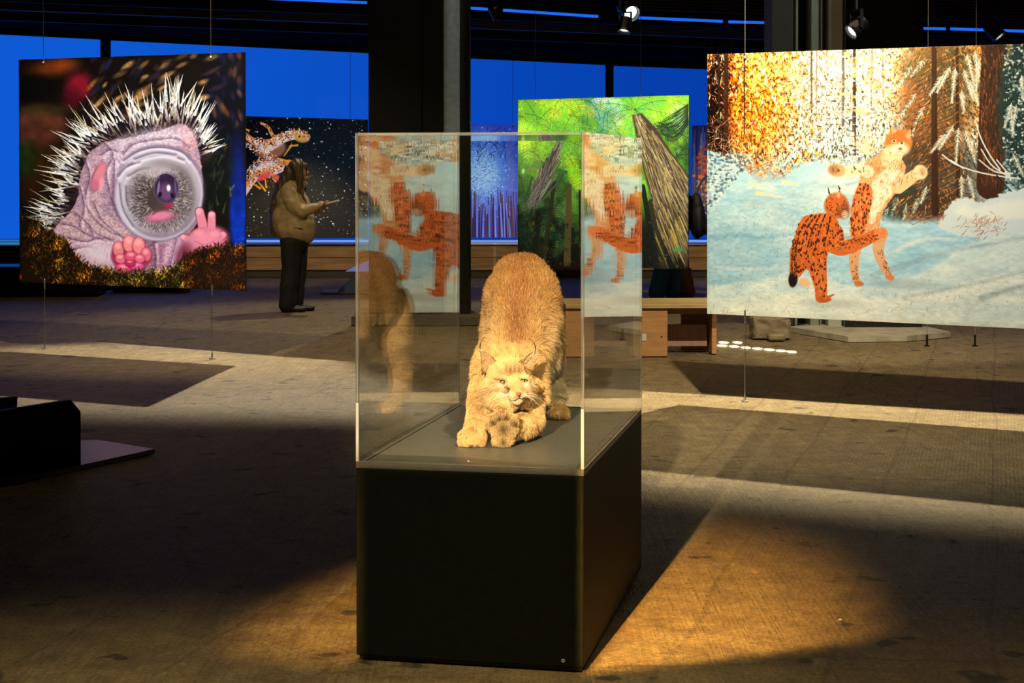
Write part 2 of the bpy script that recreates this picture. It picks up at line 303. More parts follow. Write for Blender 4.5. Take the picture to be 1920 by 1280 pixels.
    c.poly(spl(top, 5)+[(480, 560), (20, 560)], (50, 32, 8), soft=3, wob=2)
    ts = np.array(top)
    for k in range(6500):
        x = r.uniform(30, 466); ty = float(np.interp(x, ts[:, 0], ts[:, 1])); y = ty+r.uniform(-2, 1)*4+(r.random()**1.2)*95
        if y > 550: continue
        t = math.radians(90+r.gauss(0, 38)); L = r.uniform(3, 9); lum = r.uniform(.3, 1.5)*(1.5 if math.sin(x*.13)+math.sin(y*.17+x*.05) > .6 else .8)
        col = r.choice([(120, 84, 18), (96, 58, 12), (142, 104, 30), (60, 40, 10), (30, 18, 4), (84, 78, 16), (150, 92, 30)])
        if 210 < x < 345: col = r.choice([(128, 108, 34), (90, 84, 22), (70, 50, 12), (150, 130, 60)])
        if x > 345: col = r.choice([(110, 62, 14), (128, 72, 18), (76, 44, 10), (46, 24, 6)])
        if x < 60 or (r.random() < .3): lum *= .55
        c.line(x, y, x+L*math.cos(t), y-L*math.sin(t), r.uniform(1.2, 2.6), .6, tuple(v*lum for v in col), .75)
    c.a = np.clip(c.a, 0, 1)**np.array([1.22, 1.18, 1.08]); c.a = np.clip((c.a-.3)*1.12+.3, 0, 1)
    B(420, 520, 45, 25, (40, 20, 5), 0, .5, 1); B(60, 500, 34, 30, (18, 10, 3), 0, .5, 1); B(38, 518, 3, 5, (180, 40, 10), 0, .9, .6)
    c.a = np.clip(c.a+(c.g.random(c.a.shape[:2])[..., None]-.5)*.03, 0, 1)
    return c

def fur(c, mask, n, col, direc, ln=(3, 6), w=(.8, 1.4), a=.7, box=None):
    r = c.r; k = 0
    xs = [p[0] for p in box]; ys = [p[1] for p in box]
    while k < n:
        x = r.uniform(min(xs), max(xs)); y = r.uniform(min(ys), max(ys)); k += 1
        if not mask(x, y): continue
        t = math.radians((direc(x, y) if callable(direc) else direc)+r.gauss(0, 16)); L = r.uniform(*ln)
        c.line(x, y, x+L*math.cos(t), y+L*math.sin(t), r.uniform(*w), .4, r.choice(col), a)

def frond(c, x, y, ang, L, col, w=1., droop=10, leaf=.34, step=3.2):
    r = c.r; px, py = x, y; t = math.radians(ang); n = max(4, int(L/step))
    for i in range(n):
        t -= math.radians(droop/n)*(1 if math.cos(t) > 0 else -1); nx, ny = px+step*math.cos(t), py-step*math.sin(t)
        l = L*leaf*math.sin(math.pi*min(1, (i+1.5)/(n+1)))**.7*r.uniform(.8, 1.1)
        cc = tuple(min(255, v*r.uniform(.75, 1.2)) for v in col)
        for sg in (1, -1):
            q = t+sg*math.radians(62); c.line(nx, ny, nx+l*math.cos(q), ny-l*math.sin(q), 1.7*w, .5, cc, .8)
        c.line(px, py, nx, ny, 1.1*w, .9*w, tuple(v*.5 for v in col), .8); px, py = nx, ny

def frost(c, x, y, L, ang=-90, col=((205, 212, 206), (170, 180, 172), (232, 232, 220)), n=None):
    # drooping snow-covered twig
    r = c.r; px, py = x, y; t = math.radians(ang)
    for i in range(n or int(L/3)):
        nx, ny = px+3*math.cos(t), py-3*math.sin(t); l = 8*(1-i*3/L*.6)
        for sg in (1, -1):
            q = t+sg*math.radians(r.uniform(35, 60)); c.line(nx, ny, nx+l*math.cos(q), ny-l*math.sin(q), 1.9, .8, r.choice(col), .85)
        c.line(px, py, nx, ny, 1.8, 1.5, r.choice(col), .9); px, py = nx, ny

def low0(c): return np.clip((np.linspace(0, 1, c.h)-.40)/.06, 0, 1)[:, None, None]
def paint_lynxes():
    # print runs on past x=1920 to the right
    c = Canvas([(1326, 102), (2101, 74), (2101, 630), (1326, 588)], 1500, 1040, 8); r = c.r; B = c.blob
    c.grad([(0, (206, 150, 96)), (.25, (196, 160, 124)), (.42, (150, 176, 190)), (.6, (156, 190, 206)), (.8, (180, 204, 210)), (1, (200, 214, 212))])
    # ---- forest backdrop
    B(1560, 150, 150, 90, (236, 216, 190), a=.8, soft=1); B(1620, 120, 90, 60, (255, 236, 210), a=.8, soft=1); B(1590, 250, 120, 60, (190, 206, 208), a=.7, soft=1)
    B(1350, 200, 40, 110, (56, 38, 30), a=.95, soft=.5); B(1420, 200, 60, 110, (214, 134, 60), a=.95, soft=.6); B(1445, 130, 60, 50, (240, 190, 130), a=.7, soft=.9)
    warm = [(255, 214, 150), (246, 168, 84), (226, 126, 42), (255, 236, 200), (196, 100, 34), (120, 62, 30)]
    cool = [(206, 214, 208), (176, 190, 196), (236, 238, 230), (140, 154, 164), (110, 110, 116)]
    for k in range(2600):
        x = r.uniform(1326, 1800); y = r.uniform(85, 330)
        if x > 1520 and y > 300: continue
        h = 1 if 1370 < x < 1500+ (y-90)*.25 else (.35 if x > 1500 else .3)
        col = r.choice(warm if r.random() < h*.85 else (cool if x > 1400 or r.random() < .3 else [(60, 44, 40), (90, 70, 64), (150, 130, 120), (38, 28, 26)]))
        t = math.radians(r.gauss(-62 if r.random() < .6 else -150, 22)); L = r.uniform(5, 16)
        c.line(x, y, x+L*math.cos(t), y-L*math.sin(t), r.uniform(1.2, 3.8)*(1.2 if h == 1 else .8), .6, col, r.uniform(.5, .95))
    for k in range(70):
        x = r.uniform(1385, 1490); y = r.uniform(95, 280); t = math.radians(r.gauss(-72, 14)); L = r.uniform(12, 30)
        c.line(x, y, x+L*math.cos(t), y-L*math.sin(t), r.uniform(3, 7), 1, r.choice([(255, 206, 138), (252, 180, 96), (255, 226, 176), (236, 150, 70)]), .75)
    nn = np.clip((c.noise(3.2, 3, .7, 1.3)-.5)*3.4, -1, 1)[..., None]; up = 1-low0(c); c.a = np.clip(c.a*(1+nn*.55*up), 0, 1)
    c.a = np.clip((c.a-.5)*(1+.40*up)+.5-.11*up, 0, 1)  # contrast boost, and the print's top darkened against the lamps grazing it
    for x, w, cc, y1 in [(1347, 5, (30, 20, 18), 280), (1362, 9, (40, 24, 20), 300), (1396, 3, (44, 26, 16), 250), (1524, 4, (70, 60, 56), 210), (1534, 3, (110, 110, 112), 220), (1584, 7, (74, 72, 78), 235), (1581, 2, (150, 150, 150), 235), (1606, 6, (62, 52, 56), 245), (1606, 4, (40, 30, 30), 290), (1553, 2, (120, 116, 118), 240), (1640, 3, (130, 100, 90), 200), (1660, 2, (110, 90, 84), 210)]:
        c.line(x, 85, x+r.uniform(-2, 3), y1, w, w*.9, cc, .9)
    for k in range(420):   # fine frosty twigs
        x = r.uniform(1450, 1760); y = r.uniform(150, 330); d = r.choice([-1, 1]); L = r.uniform(12, 40)
        q = spl([(x, y), (x+d*L*.5, y-r.uniform(-2, 6)), (x+d*L, y+r.uniform(-4, 8))], 4); c.path(q, (1.2, .5), r.choice(cool+[(246, 210, 170), (250, 240, 224)]), .7)
    for k in range(110):
        x = r.uniform(1570, 1710); y = r.uniform(95, 230); B(x, y, r.uniform(2, 6), r.uniform(2, 5), r.choice([(255, 210, 150), (255, 240, 220), (248, 170, 90), (255, 190, 120)]), a=.6, soft=.8)
    for k in range(60):
        a = math.radians(r.uniform(20, 160)); L = r.uniform(14, 44); x0, y0 = 1632, 290
        c.path(spl([(x0, y0), (x0+L*.5*math.cos(a)+r.uniform(-3, 3), y0-L*.6*math.sin(a)), (x0+L*math.cos(a), y0-L*1.6*math.sin(a))], 4), (1.3, .5), r.choice([(240, 206, 160), (232, 220, 200), (200, 180, 150)]), .7)
    for k in range(260):   # dark twigs in the left bush
        x = r.uniform(1326, 1470); y = r.uniform(230, 330); a = math.radians(r.uniform(10, 170)); L = r.uniform(10, 30)
        c.line(x, y, x+L*math.cos(a), y-L*math.sin(a), 1.2, .5, r.choice([(90, 64, 48), (214, 180, 140), (150, 120, 100), (60, 44, 40), (226, 206, 180)]), .7)
    # ---- snow ground
    snow = cspl([(1300, 300), (1345, 290), (1390, 312), (1425, 340), (1470, 335), (1500, 312), (1540, 305), (1580, 330), (1640, 360), (1700, 395), (1770, 400), (1800, 380), (1860, 360), (1925, 350), (2120, 330), (2120, 660), (1280, 660)], 4)
    c.poly(snow, (158, 200, 226), soft=3, wob=3)
    B(1385, 470, 120, 60, (140, 182, 210), 0, .7, 1); B(1500, 400, 90, 60, (172, 200, 216), 0, .6, 1); B(1600, 340, 60, 40, (196, 212, 216), 0, .6, 1)
    c.poly(cspl([(1290, 545), (1400, 535), (1480, 515), (1560, 528), (1640, 540), (1720, 520), (1790, 480), (1850, 450), (1940, 420), (2120, 380), (2120, 680), (1290, 680)], 5), (196, 218, 226), soft=8, wob=3)
    c.poly(cspl([(1300, 575), (1400, 556), (1500, 548), (1640, 560), (1760, 545), (1850, 525), (2120, 470), (2120, 680), (1290, 680)], 5), (212, 226, 226), soft=8, wob=3)
    c.poly(cspl([(1765, 420), (1778, 392), (1802, 374), (1828, 372), (1850, 385), (1900, 370), (1960, 350), (2120, 330), (2120, 470), (1900, 450), (1800, 440)], 5), (206, 222, 228), soft=4, wob=2)
    for pts, w, cc in [([(1640, 520), (1700, 500), (1760, 480), (1850, 462), (1990, 440)], 12, (146, 176, 196)), ([(1700, 560), (1780, 545), (1860, 530), (1960, 505)], 9, (170, 190, 192)), ([(1850, 562), (1930, 540), (2080, 510)], 10, (150, 168, 170)),
                       ([(1330, 445), (1380, 440), (1430, 446), (1490, 440)], 8, (120, 166, 200)), ([(1400, 380), (1460, 395), (1500, 420)], 8, (190, 210, 222)), ([(1340, 500), (1420, 505), (1480, 500)], 7, (182, 208, 220)), ([(1690, 470), (1740, 450), (1800, 450)], 7, (216, 226, 228)), ([(1350, 540), (1400, 530), (1450, 540)], 8, (214, 224, 222)), ([(1520, 540), (1560, 560), (1620, 556)], 8, (216, 222, 216)), ([(1650, 330), (1600, 345), (1540, 352)], 7, (140, 176, 200))]:
        c.path(spl(pts, 8), (w, w*.4), cc, .7, 3)
    sn = (c.noise(5, 3, 1.8, .8)-.5)[..., None]; low = np.clip((np.linspace(0, 1, c.h)-.42)/.08, 0, 1)[:, None, None]; c.a += sn*.14*low
    sn2 = (c.noise(30, 3, 2.2, .6)-.5)[..., None]; c.a += sn2*np.array([.22, .15, .09])*low
    for x, y, L in [(1408, 345, 46), (1420, 362, 50), (1470, 340, 30), (1500, 300, 20)]:
        c.path(spl([(x, y), (x+L*.5, y+4), (x+L, y+8)], 5), (7, 1), (252, 206, 170), .85, 1)
    # left bank, textured
    for k in range(900):
        x = r.uniform(1326, 1410); y = r.uniform(285, 400)
        if y > 300+(1410-x)*1.2: continue
        B(x, y, r.uniform(1, 4), r.uniform(1, 3), r.choice([(70, 100, 130), (190, 214, 226), (140, 170, 196), (44, 60, 80), (214, 228, 236)]), a=.7, soft=.7)
    for k in range(300):
        x = r.uniform(1326, 1560); y = r.uniform(385, 540); L = r.uniform(3, 9); a = math.radians(r.uniform(20, 160))
        c.line(x, y, x+L*math.cos(a), y-L*math.sin(a), .9, .4, r.choice([(70, 90, 110), (110, 100, 100), (160, 140, 120), (90, 120, 150)]), .55)
    for k in range(190):
        x = r.uniform(1330, 1960); y = r.uniform(520, 600); L = r.uniform(4, 12); a = math.radians(r.uniform(10, 170))
        c.path(spl([(x, y), (x+L*.5*math.cos(a), y-L*.7*math.sin(a)), (x+L*math.cos(a), y-L*.7*math.sin(a)+1)], 4), (1, .4), r.choice([(190, 130, 96), (150, 110, 84), (120, 120, 90), (210, 160, 130), (100, 96, 90)]), .6)
    # ---- fir trees at right
    B(1755, 200, 62, 130, (120, 70, 34), a=.85, soft=.5); B(1750, 330, 90, 70, (66, 50, 36), a=.85, soft=.6); B(1700, 380, 70, 34, (34, 52, 58), a=.9, soft=.5); B(1760, 385, 90, 26, (74, 50, 34), a=.8, soft=.5)
    B(1800, 150, 45, 90, (60, 62, 48), a=.6, soft=.8); B(1740, 120, 60, 34, (80, 74, 44), a=.5, soft=.8)
    for k in range(1500):
        x = r.uniform(1680, 1850); y = r.uniform(90, 410)
        if x < 1740-(y-90)*.1 and y < 300 and r.random() < .7: continue
        t = math.radians(r.gauss(-130 if x < 1770 else -50, 22)); L = r.uniform(5, 15)
        c.line(x, y, x+L*math.cos(t), y-L*math.sin(t), r.uniform(.9, 2.4), .5, r.choice([(60, 56, 40), (40, 42, 34), (108, 96, 60), (206, 128, 54), (150, 88, 36), (240, 170, 90), (140, 140, 110), (30, 30, 26)]), .8)
    for x, w, y1 in [(1758, 13, 400), (1762, 5, 400), (1803, 8, 400)]: c.line(x, 90, x+3, y1, w*.6, w, (50, 28, 16), .9)
    for k in range(34):
        y = 92+k*9; c.path(spl([(1806, y), (1770, y+14+r.uniform(-3, 3)), (1716-min(0, (y-200)*.1), y+34)], 6), (1.8, .7), (50, 36, 26), .7)
        if k % 2: c.path(spl([(1806, y), (1790, y+10), (1770, y+22)], 5), (2.6, .8), (190, 120, 60), .5)
    for x, y, L, a in [(1716, 120, 40, -120), (1740, 110, 44, -128), (1700, 150, 30, -140), (1724, 175, 44, -125), (1706, 205, 34, -130), (1740, 200, 40, -118), (1696, 232, 30, -125), (1722, 240, 40, -120), (1690, 370, 36, -110), (1706, 382, 30, -100), (1730, 370, 34, -110), (1672, 390, 24, -120)]:
        frost(c, x, y, L, a, ((120, 140, 136), (176, 190, 180), (84, 96, 84), (206, 214, 204)))
    for x, y, L, a in [(1790, 124, 56, -118), (1800, 126, 66, -96), (1816, 130, 60, -72), (1822, 100, 60, -76), (1812, 168, 44, -84), (1838, 92, 56, -84), (1846, 110, 60, -96), (1796, 236, 52, -122), (1806, 240, 66, -94), (1820, 246, 60, -72), (1780, 252, 44, -128), (1812, 330, 50, -90), (1824, 330, 44, -74), (1745, 350, 34, -110), (1828, 150, 50, -70), (1776, 140, 46, -124)]:
        frost(c, x, y, L, a)
    # trunk and frosted thicket at the right
    c.line(1876, 60, 1868, 350, 44, 50, (58, 33, 23), 1)
    for k in range(800):
        x = r.uniform(1850, 1896); y = r.uniform(80, 350); c.line(x, y, x+r.uniform(-2, 2), y+r.uniform(4, 16), r.uniform(.8, 2.4), .5, r.choice([(96, 54, 32), (36, 20, 14), (130, 78, 44), (74, 60, 36), (170, 96, 50), (24, 14, 10), (50, 40, 20)]), .7)
    B(1990, 200, 96, 190, (30, 52, 54), a=1, soft=.2)
    for k in range(2600):
        x = r.uniform(1893, 2104); y = r.uniform(70, 380); B(x, y, r.uniform(.8, 3), r.uniform(.8, 3), r.choice([(190, 210, 206), (226, 236, 234), (40, 70, 66), (16, 28, 26), (100, 130, 126), (20, 40, 36), (150, 180, 182)]), a=.8, soft=.5)
    for k in range(14): frost(c, r.uniform(1905, 2095), r.uniform(80, 300), 50, r.uniform(-120, -60))
    c.poly(cspl([(1770, 430), (1784, 392), (1806, 374), (1830, 372), (1852, 380), (1900, 362), (1960, 350), (2120, 330), (2120, 430), (1950, 436), (1840, 446)], 5), (196, 214, 226), soft=3, wob=3)
    c.poly(cspl([(1800, 400), (1815, 384), (1840, 392), (1890, 380), (2000, 366), (2100, 360), (2100, 400), (1950, 410), (1850, 414)], 5), (220, 230, 232), a=.8, soft=8, wob=3)
    for pts in [[(1775, 290), (1800, 308), (1840, 322), (1880, 330), (1925, 336)], [(1838, 226), (1850, 260), (1866, 290), (1886, 318)], [(1850, 280), (1870, 310), (1900, 330)], [(1846, 300), (1876, 322), (1910, 326)], [(1880, 300), (1895, 318), (1905, 330)], [(1815, 316), (1800, 306), (1788, 300)]]:
        c.path(spl(pts, 8), (2.4, 3.2), (206, 216, 220), .95)
    c.path(spl([(1880, 330), (1894, 345), (1908, 360)], 5), (3, 2), (30, 34, 36), .9)
    for k in range(130):
        x = r.gauss(1850, 26) if r.random() < .6 else r.uniform(1700, 1780); y = r.gauss(425, 12) if x > 1790 else r.gauss(412, 5); L = r.uniform(5, 16); a = math.radians(r.gauss(40, 30))
        c.line(x, y, x+L*math.cos(a), y-L*math.sin(a), 1.3, .5, r.choice([(170, 96, 70), (130, 80, 60), (214, 150, 120), (90, 64, 56), (190, 120, 90)]), .7)
    # ---- standing lynx
    def limb(pts, w, col): c.path(spl(pts, 8), w, col, 1)
    B(1700, 535, 60, 10, (150, 176, 190), 0, .6, .9); B(1560, 570, 60, 9, (170, 180, 180), 0, .5, .9)
    O = (206, 122, 66); OD = (176, 88, 38); W = (226, 214, 192); T = (196, 150, 110)
    limb([(1656, 440), (1652, 470), (1662, 500), (1676, 524)], (26, 11), (206, 160, 124)); limb([(1614, 450), (1606, 480), (1606, 510), (1612, 534)], (24, 12), (206, 156, 116))
    B(1674, 522, 9, 5, (200, 130, 90), 10, 1, .4); B(1615, 533, 9, 5, (190, 116, 74), 10, 1, .4)
    torso = cspl([(1648, 292), (1662, 280), (1690, 292), (1704, 310), (1702, 332), (1690, 356), (1672, 380), (1658, 405), (1652, 436), (1640, 456), (1616, 462), (1600, 446), (1598, 410), (1604, 370), (1616, 340), (1624, 310)])
    c.poly(torso, (206, 150, 102), soft=2, wob=1); c.poly(cspl([(1660, 320), (1690, 318), (1700, 326), (1688, 352), (1668, 378), (1650, 404), (1640, 420), (1634, 400), (1640, 370), (1640, 345)]), (232, 222, 202), soft=4, wob=2)
    c.poly(cspl([(1604, 372), (1616, 344), (1638, 350), (1640, 376), (1632, 410), (1620, 440), (1602, 446), (1599, 410)]), (202, 104, 48), soft=3, wob=1)
    limb([(1632, 322), (1612, 318), (1592, 322), (1572, 318)], (24, 16), (226, 206, 178)); B(1572, 319, 17, 13, (196, 158, 116), 10, 1, .3); B(1567, 318, 10, 9, (140, 104, 70), 10, .7, .7)
    limb([(1690, 350), (1706, 340), (1724, 328), (1736, 322)], (28, 18), (222, 186, 144)); B(1733, 323, 13, 14, (226, 202, 168), -20, 1, .3); B(1737, 322, 6, 8, (180, 140, 104), 0, .7, .7)
    limb([(1676, 300), (1684, 282)], (38, 34), (228, 196, 158)); B(1690, 268, 26, 24, (200, 112, 56), -12, 1, .15); B(1693, 280, 16, 12, (238, 222, 200), 0, .9, .7); B(1690, 255, 18, 12, (196, 104, 48), 0, .8, .8); B(1675, 284, 12, 12, (240, 222, 196), 0, .7, .7)
    for p in [[(1672, 258), (1675, 236), (1688, 246)], [(1698, 250), (1715, 241), (1712, 262)]]: c.poly(p, (200, 112, 58), soft=1); c.poly([(p[0][0]*.6+p[2][0]*.4, p[0][1]*.5+p[2][1]*.5), p[1], p[2]], (236, 178, 140), a=.7, soft=1)
    c.line(1675, 238, 1673, 229, 2, 1, (50, 30, 20)); c.line(1715, 243, 1717, 236, 2, 1, (50, 30, 20))
    for x, y in [(1682, 264), (1697, 268)]: B(x, y, 4.6, 3.2, (246, 226, 196), 0, .9, .4); B(x, y, 2.6, 2.4, (90, 70, 30), 0, 1, .4); c.line(x-5, y-3, x+4, y-3.6, 1.2, .7, (70, 40, 24), .8)
    B(1694, 279, 4, 2.6, (170, 90, 70), 0, 1, .5); c.path(spl([(1686, 286), (1694, 284), (1702, 287)], 4), (1, .7), (90, 50, 40), .7); c.line(1690, 252, 1688, 240, 1.3, .6, (130, 66, 30), .6); c.line(1682, 254, 1683, 246, 1.3, .6, (130, 66, 30), .6)
    mt = inside(torso); fur(c, mt, 2000, [(236, 216, 186), (176, 106, 60), (214, 140, 84), (244, 236, 220), (150, 80, 40)], lambda x, y: 115, (3, 7), (.8, 1.3), .5, torso)
    ml = inside(cspl([(1604, 372), (1616, 344), (1638, 350), (1640, 376), (1632, 410), (1620, 440), (1602, 446), (1599, 410)])); k = 0
    while k < 80:
        x, y = r.uniform(1596, 1645), r.uniform(340, 450)
        if ml(x, y): B(x, y, 1.5, 2.6, (72, 34, 20), 10, .85, .5); k += 1
    for k in range(60):
        x = r.uniform(1640, 1700); y = r.uniform(300, 345); c.line(x, y, x-2, y+r.uniform(3, 8), 1.3, .6, r.choice([(110, 66, 40), (150, 90, 56)]), .6)
    for (x0, y0), (x1, y1) in [((1654, 470), (1672, 515)), ((1604, 470), (1608, 525))]:
        for k in range(26): t = r.random(); B(x0+(x1-x0)*t+r.uniform(-5, 5), y0+(y1-y0)*t, 1.2, 1.6, (110, 64, 40), 0, .7, .5)
    for k in range(14): B(r.uniform(1560, 1628), r.uniform(312, 326), 1.4, 2.4, (90, 60, 40), 0, .7, .5)
    for k in range(16): B(r.uniform(1700, 1740), r.uniform(322, 346), 1.2, 1.6, (140, 92, 60), 0, .6, .5)
    # ---- crouching lynx seen from behind
    limb([(1558, 455), (1580, 466), (1610, 458), (1650, 440)], (34, 20), (196, 98, 44)); B(1657, 438, 13, 11, (220, 132, 84), -20, 1, .3)
    bodyp = cspl([(1528, 402), (1556, 400), (1572, 412), (1586, 440), (1584, 462), (1560, 470), (1554, 482), (1552, 520), (1552, 560), (1534, 566), (1530, 540), (1516, 505), (1500, 520), (1486, 510), (1486, 470), (1496, 430), (1508, 408)])
    c.poly(bodyp, (192, 92, 38), soft=2, wob=1); c.line(1492, 470, 1489, 512, 18, 14, (184, 96, 44)); B(1511, 530, 12, 8, (226, 178, 140), 20, .9, .4); B(1489, 524, 9, 16, (22, 16, 14), 6, 1, .3)
    limb([(1540, 500), (1543, 530), (1545, 560)], (26, 18), (204, 108, 52)); B(1548, 563, 14, 6, (186, 86, 40), -8, 1, .3); c.line(1550, 560, 1566, 554, 6, 3, (196, 100, 50))
    B(1572, 386, 24, 25, (184, 92, 42), 0, 1, .2); B(1586, 396, 12, 14, (120, 66, 40), 0, .8, .6); B(1588, 402, 6, 7, (226, 200, 170), 0, .8, .6)
    for p, t in [([(1556, 376), (1558, 362), (1570, 366)], (1556, 352)), ([(1568, 372), (1578, 354), (1583, 372)], (1575, 348))]:
        c.poly(p, (176, 100, 60), soft=1); c.line(*p[1], *t, 3, 1, (26, 18, 18)); 
    B(1576, 366, 3, 6, (226, 190, 160), 0, .7, .6)
    for k in range(70): B(r.gauss(1568, 10), r.gauss(386, 11), 1.2, 1.6, r.choice([(90, 40, 20), (220, 130, 70), (60, 28, 16)]), 0, .6, .5)
    for k in range(8): c.line(1584, 380+k*3.4, 1595, 381+k*3.6, 1, .4, (70, 34, 20), .7)
    mb = inside(bodyp)
    fur(c, mb, 3200, [(226, 132, 66), (150, 66, 26), (206, 104, 46), (240, 160, 92), (120, 50, 22)], lambda x, y: 100 if y > 440 else 60, (3, 7), (.8, 1.4), .55, bodyp)
    for pts in [[(1532, 406), (1514, 430), (1504, 470)], [(1540, 404), (1526, 432), (1514, 476)], [(1550, 404), (1540, 430), (1530, 470)], [(1524, 404), (1504, 430), (1494, 470)], [(1560, 408), (1556, 430), (1548, 460)]]:
        q = spl(pts, 8)
        for i, (x, y) in enumerate(q):
            if i % 3 != 2: B(x, y, 1.6, 3, (50, 22, 14), 20, .85, .5)
    k = 0
    while k < 190:
        x, y = r.uniform(1486, 1586), r.uniform(420, 562)
        if mb(x, y): B(x, y, r.uniform(1.1, 1.9), r.uniform(1.6, 2.8), (48, 22, 16), 10, .85, .5); k += 1
    for k in range(60): B(r.uniform(1580, 1650), 460+(r.random()-.5)*16-(0), 1.3, 1.5, (60, 28, 18), 0, .8, .5) if False else B(1575+k*1.3, 464-k*.34+r.uniform(-8, 8), 1.4, 1.5, (70, 32, 20), 0, .8, .5)
    for k in range(60): t = r.random(); B(1486+r.uniform(0, 10), 450+t*60, 1.6, 2, (70, 34, 20), 0, .7, .5)
    fur(c, inside([(1570, 440), (1665, 428), (1668, 450), (1600, 474), (1570, 470)]), 500, [(236, 150, 84), (160, 74, 32), (214, 116, 56)], -15, (3, 6), (.8, 1.2), .5, [(1570, 430), (1668, 474)])
    c.a = np.clip(c.a+(c.g.random(c.a.shape[:2])[..., None]-.5)*.02, 0, 1)
    return c

def paint_ferns():
    c = Canvas([(971, 187), (1292, 178), (1290, 504), (971, 500)], 800, 800, 5); r = c.r; B = c.blob
    c.grad([(0, (112, 176, 40)), (.3, (86, 140, 40)), (.5, (40, 66, 26)), (.8, (12, 18, 8)), (1, (8, 8, 4))])
    B(1030, 215, 60, 40, (140, 210, 40), 0, .9, 1); B(1085, 350, 26, 60, (128, 196, 40), 0, .8, 1); B(1020, 300, 50, 60, (60, 96, 60), 0, .7, 1); B(1240, 200, 40, 24, (130, 200, 30), 0, .9, 1); B(1205, 330, 14, 60, (110, 190, 30), 0, .9, 1); B(1265, 290, 30, 50, (90, 160, 30), 0, .8, 1)
    c.poly([(1098, 180), (1160, 180), (1182, 225), (1150, 250), (1132, 240), (1112, 212)], (232, 244, 246), a=.95, soft=8, wob=6); B(1275, 218, 18, 22, (170, 200, 214), 0, .7, .8)
    for k in range(60): B(r.uniform(975, 1290), r.uniform(190, 330), r.uniform(2, 6), r.uniform(2, 5), r.choice([(210, 236, 200), (180, 220, 190), (150, 200, 120)]), 0, .6, .8)
    for k in range(230):
        x = r.uniform(960, 1295); y = r.uniform(175, 330); lum = 1 if y < 260 else .75
        if 1090 < x < 1190 and y < 245 and r.random() < .75: col = (70, 140, 110)
        elif x > 1250 and y > 200: col = (40, 74, 30)
        else: col = r.choice([(150, 216, 36), (110, 186, 30), (176, 230, 60), (70, 140, 40), (196, 226, 50), (90, 170, 60)])
        frond(c, x, y, r.uniform(0, 360), r.uniform(28, 66), tuple(v*lum for v in col), r.uniform(.6, 1.1), r.uniform(20, 70))
    for k in range(90):
        x = r.uniform(960, 1100); y = r.uniform(330, 460); frond(c, x, y, r.uniform(0, 360), r.uniform(20, 40), r.choice([(60, 100, 50), (30, 60, 40), (100, 140, 60), (40, 60, 30)]), .8, 40)
    for k in range(16): frond(c, 1056, 262, 20+k*22, r.uniform(40, 60), (136, 200, 60), .9, 30)
    for k in range(14): frond(c, 1192, 205, 10+k*24, r.uniform(44, 74), r.choice([(120, 200, 60), (60, 130, 90), (150, 210, 70)]), .9, 34)
    for k in range(9): frond(c, 1060+k*4, 285+k*5, -50-k*6, 44, (170, 226, 40), 1.2, 30)
    for k in range(40): c.path(spl([(1290, 195+k), (1270-r.uniform(0, 16), 215+k*1.3), (1240-r.uniform(0, 20), 236+r.uniform(-8, 14))], 4), (1.6, .5), (18, 30, 20), .6)
    # dark stems low down
    for x, y0, y1, dx, w, cc in [(1040, 345, 500, -22, 10, (40, 36, 16)), (1068, 350, 500, -4, 14, (78, 66, 34)), (1010, 400, 504, -10, 14, (20, 24, 12)), (1088, 360, 500, 2, 8, (24, 26, 10)), (1206, 350, 504, 26, 12, (14, 18, 10)), (1222, 380, 504, 26, 18, (40, 34, 20)), (1240, 420, 504, 20, 12, (10, 12, 6))]:
        c.line(x, y0, x+dx, y1, w*.7, w, cc, .95)
    for k in range(500):
        x = r.uniform(971, 1292); y = r.uniform(410, 504); B(x, y, r.uniform(1, 3), r.uniform(1, 3), r.choice([(8, 10, 4), (60, 80, 20), (30, 40, 14), (100, 70, 24), (14, 16, 8)]), 0, .6, .6)
    B(1190, 470, 40, 40, (10, 12, 6), 0, .6, .8)
    # fibrous trunk seen from below, left
    for k in range(420):
        t = r.random(); x0, y0 = 1052+r.gauss(0, 2+t*4), 264+t*90; sp = 1+t*9
        a = math.radians(r.gauss(-(113+t*3), 5)); L = r.uniform(26, 64)
        c.line(x0-t*38+r.gauss(0, sp), y0, x0-t*38+L*math.cos(a), y0-L*math.sin(a), r.uniform(1.2, 2.6), .5, r.choice([(120, 112, 104), (70, 62, 56), (160, 152, 134), (40, 34, 32), (96, 90, 84)]), .8)
    # large trunk right
    c.poly([(1186, 216), (1204, 212), (1230, 240), (1262, 290), (1292, 330), (1292, 504), (1262, 470), (1236, 410), (1212, 340), (1196, 270)], (58, 46, 32), soft=3)
    for k in range(2300):
        t = r.random()**.8; u = r.uniform(0, 1); xl = 1188+t*50; xr = 1200+t*175; x = xl+(xr-xl)*u; y = 214+t*230
        ang = math.degrees(math.atan2(-1, .30+.28*u))+r.gauss(0, 4); L = r.uniform(16, 60); a = math.radians(ang)
        c.line(x, y, x+L*math.cos(a), y-L*math.sin(a), r.uniform(.9, 2.2), .4, r.choice([(150, 134, 96), (84, 68, 44), (44, 34, 24), (26, 20, 14), (112, 94, 62), (186, 170, 120), (60, 48, 50), (150, 130, 60)]), .8)
    for k in range(70):
        x = r.uniform(1225, 1290); y = r.uniform(380, 450); a = math.radians(-68); L = r.uniform(30, 70); c.line(x, y, x+L*math.cos(a), y-L*math.sin(a), 1.4, .4, r.choice([(170, 150, 60), (130, 110, 50), (40, 34, 16)]), .8)
    c.path(spl([(1262, 336), (1240, 306), (1206, 262)], 5), (1.4, 1), (200, 180, 120), .6); B(1272, 468, 10, 4, (60, 120, 70), 0, .8, .6)
    return c

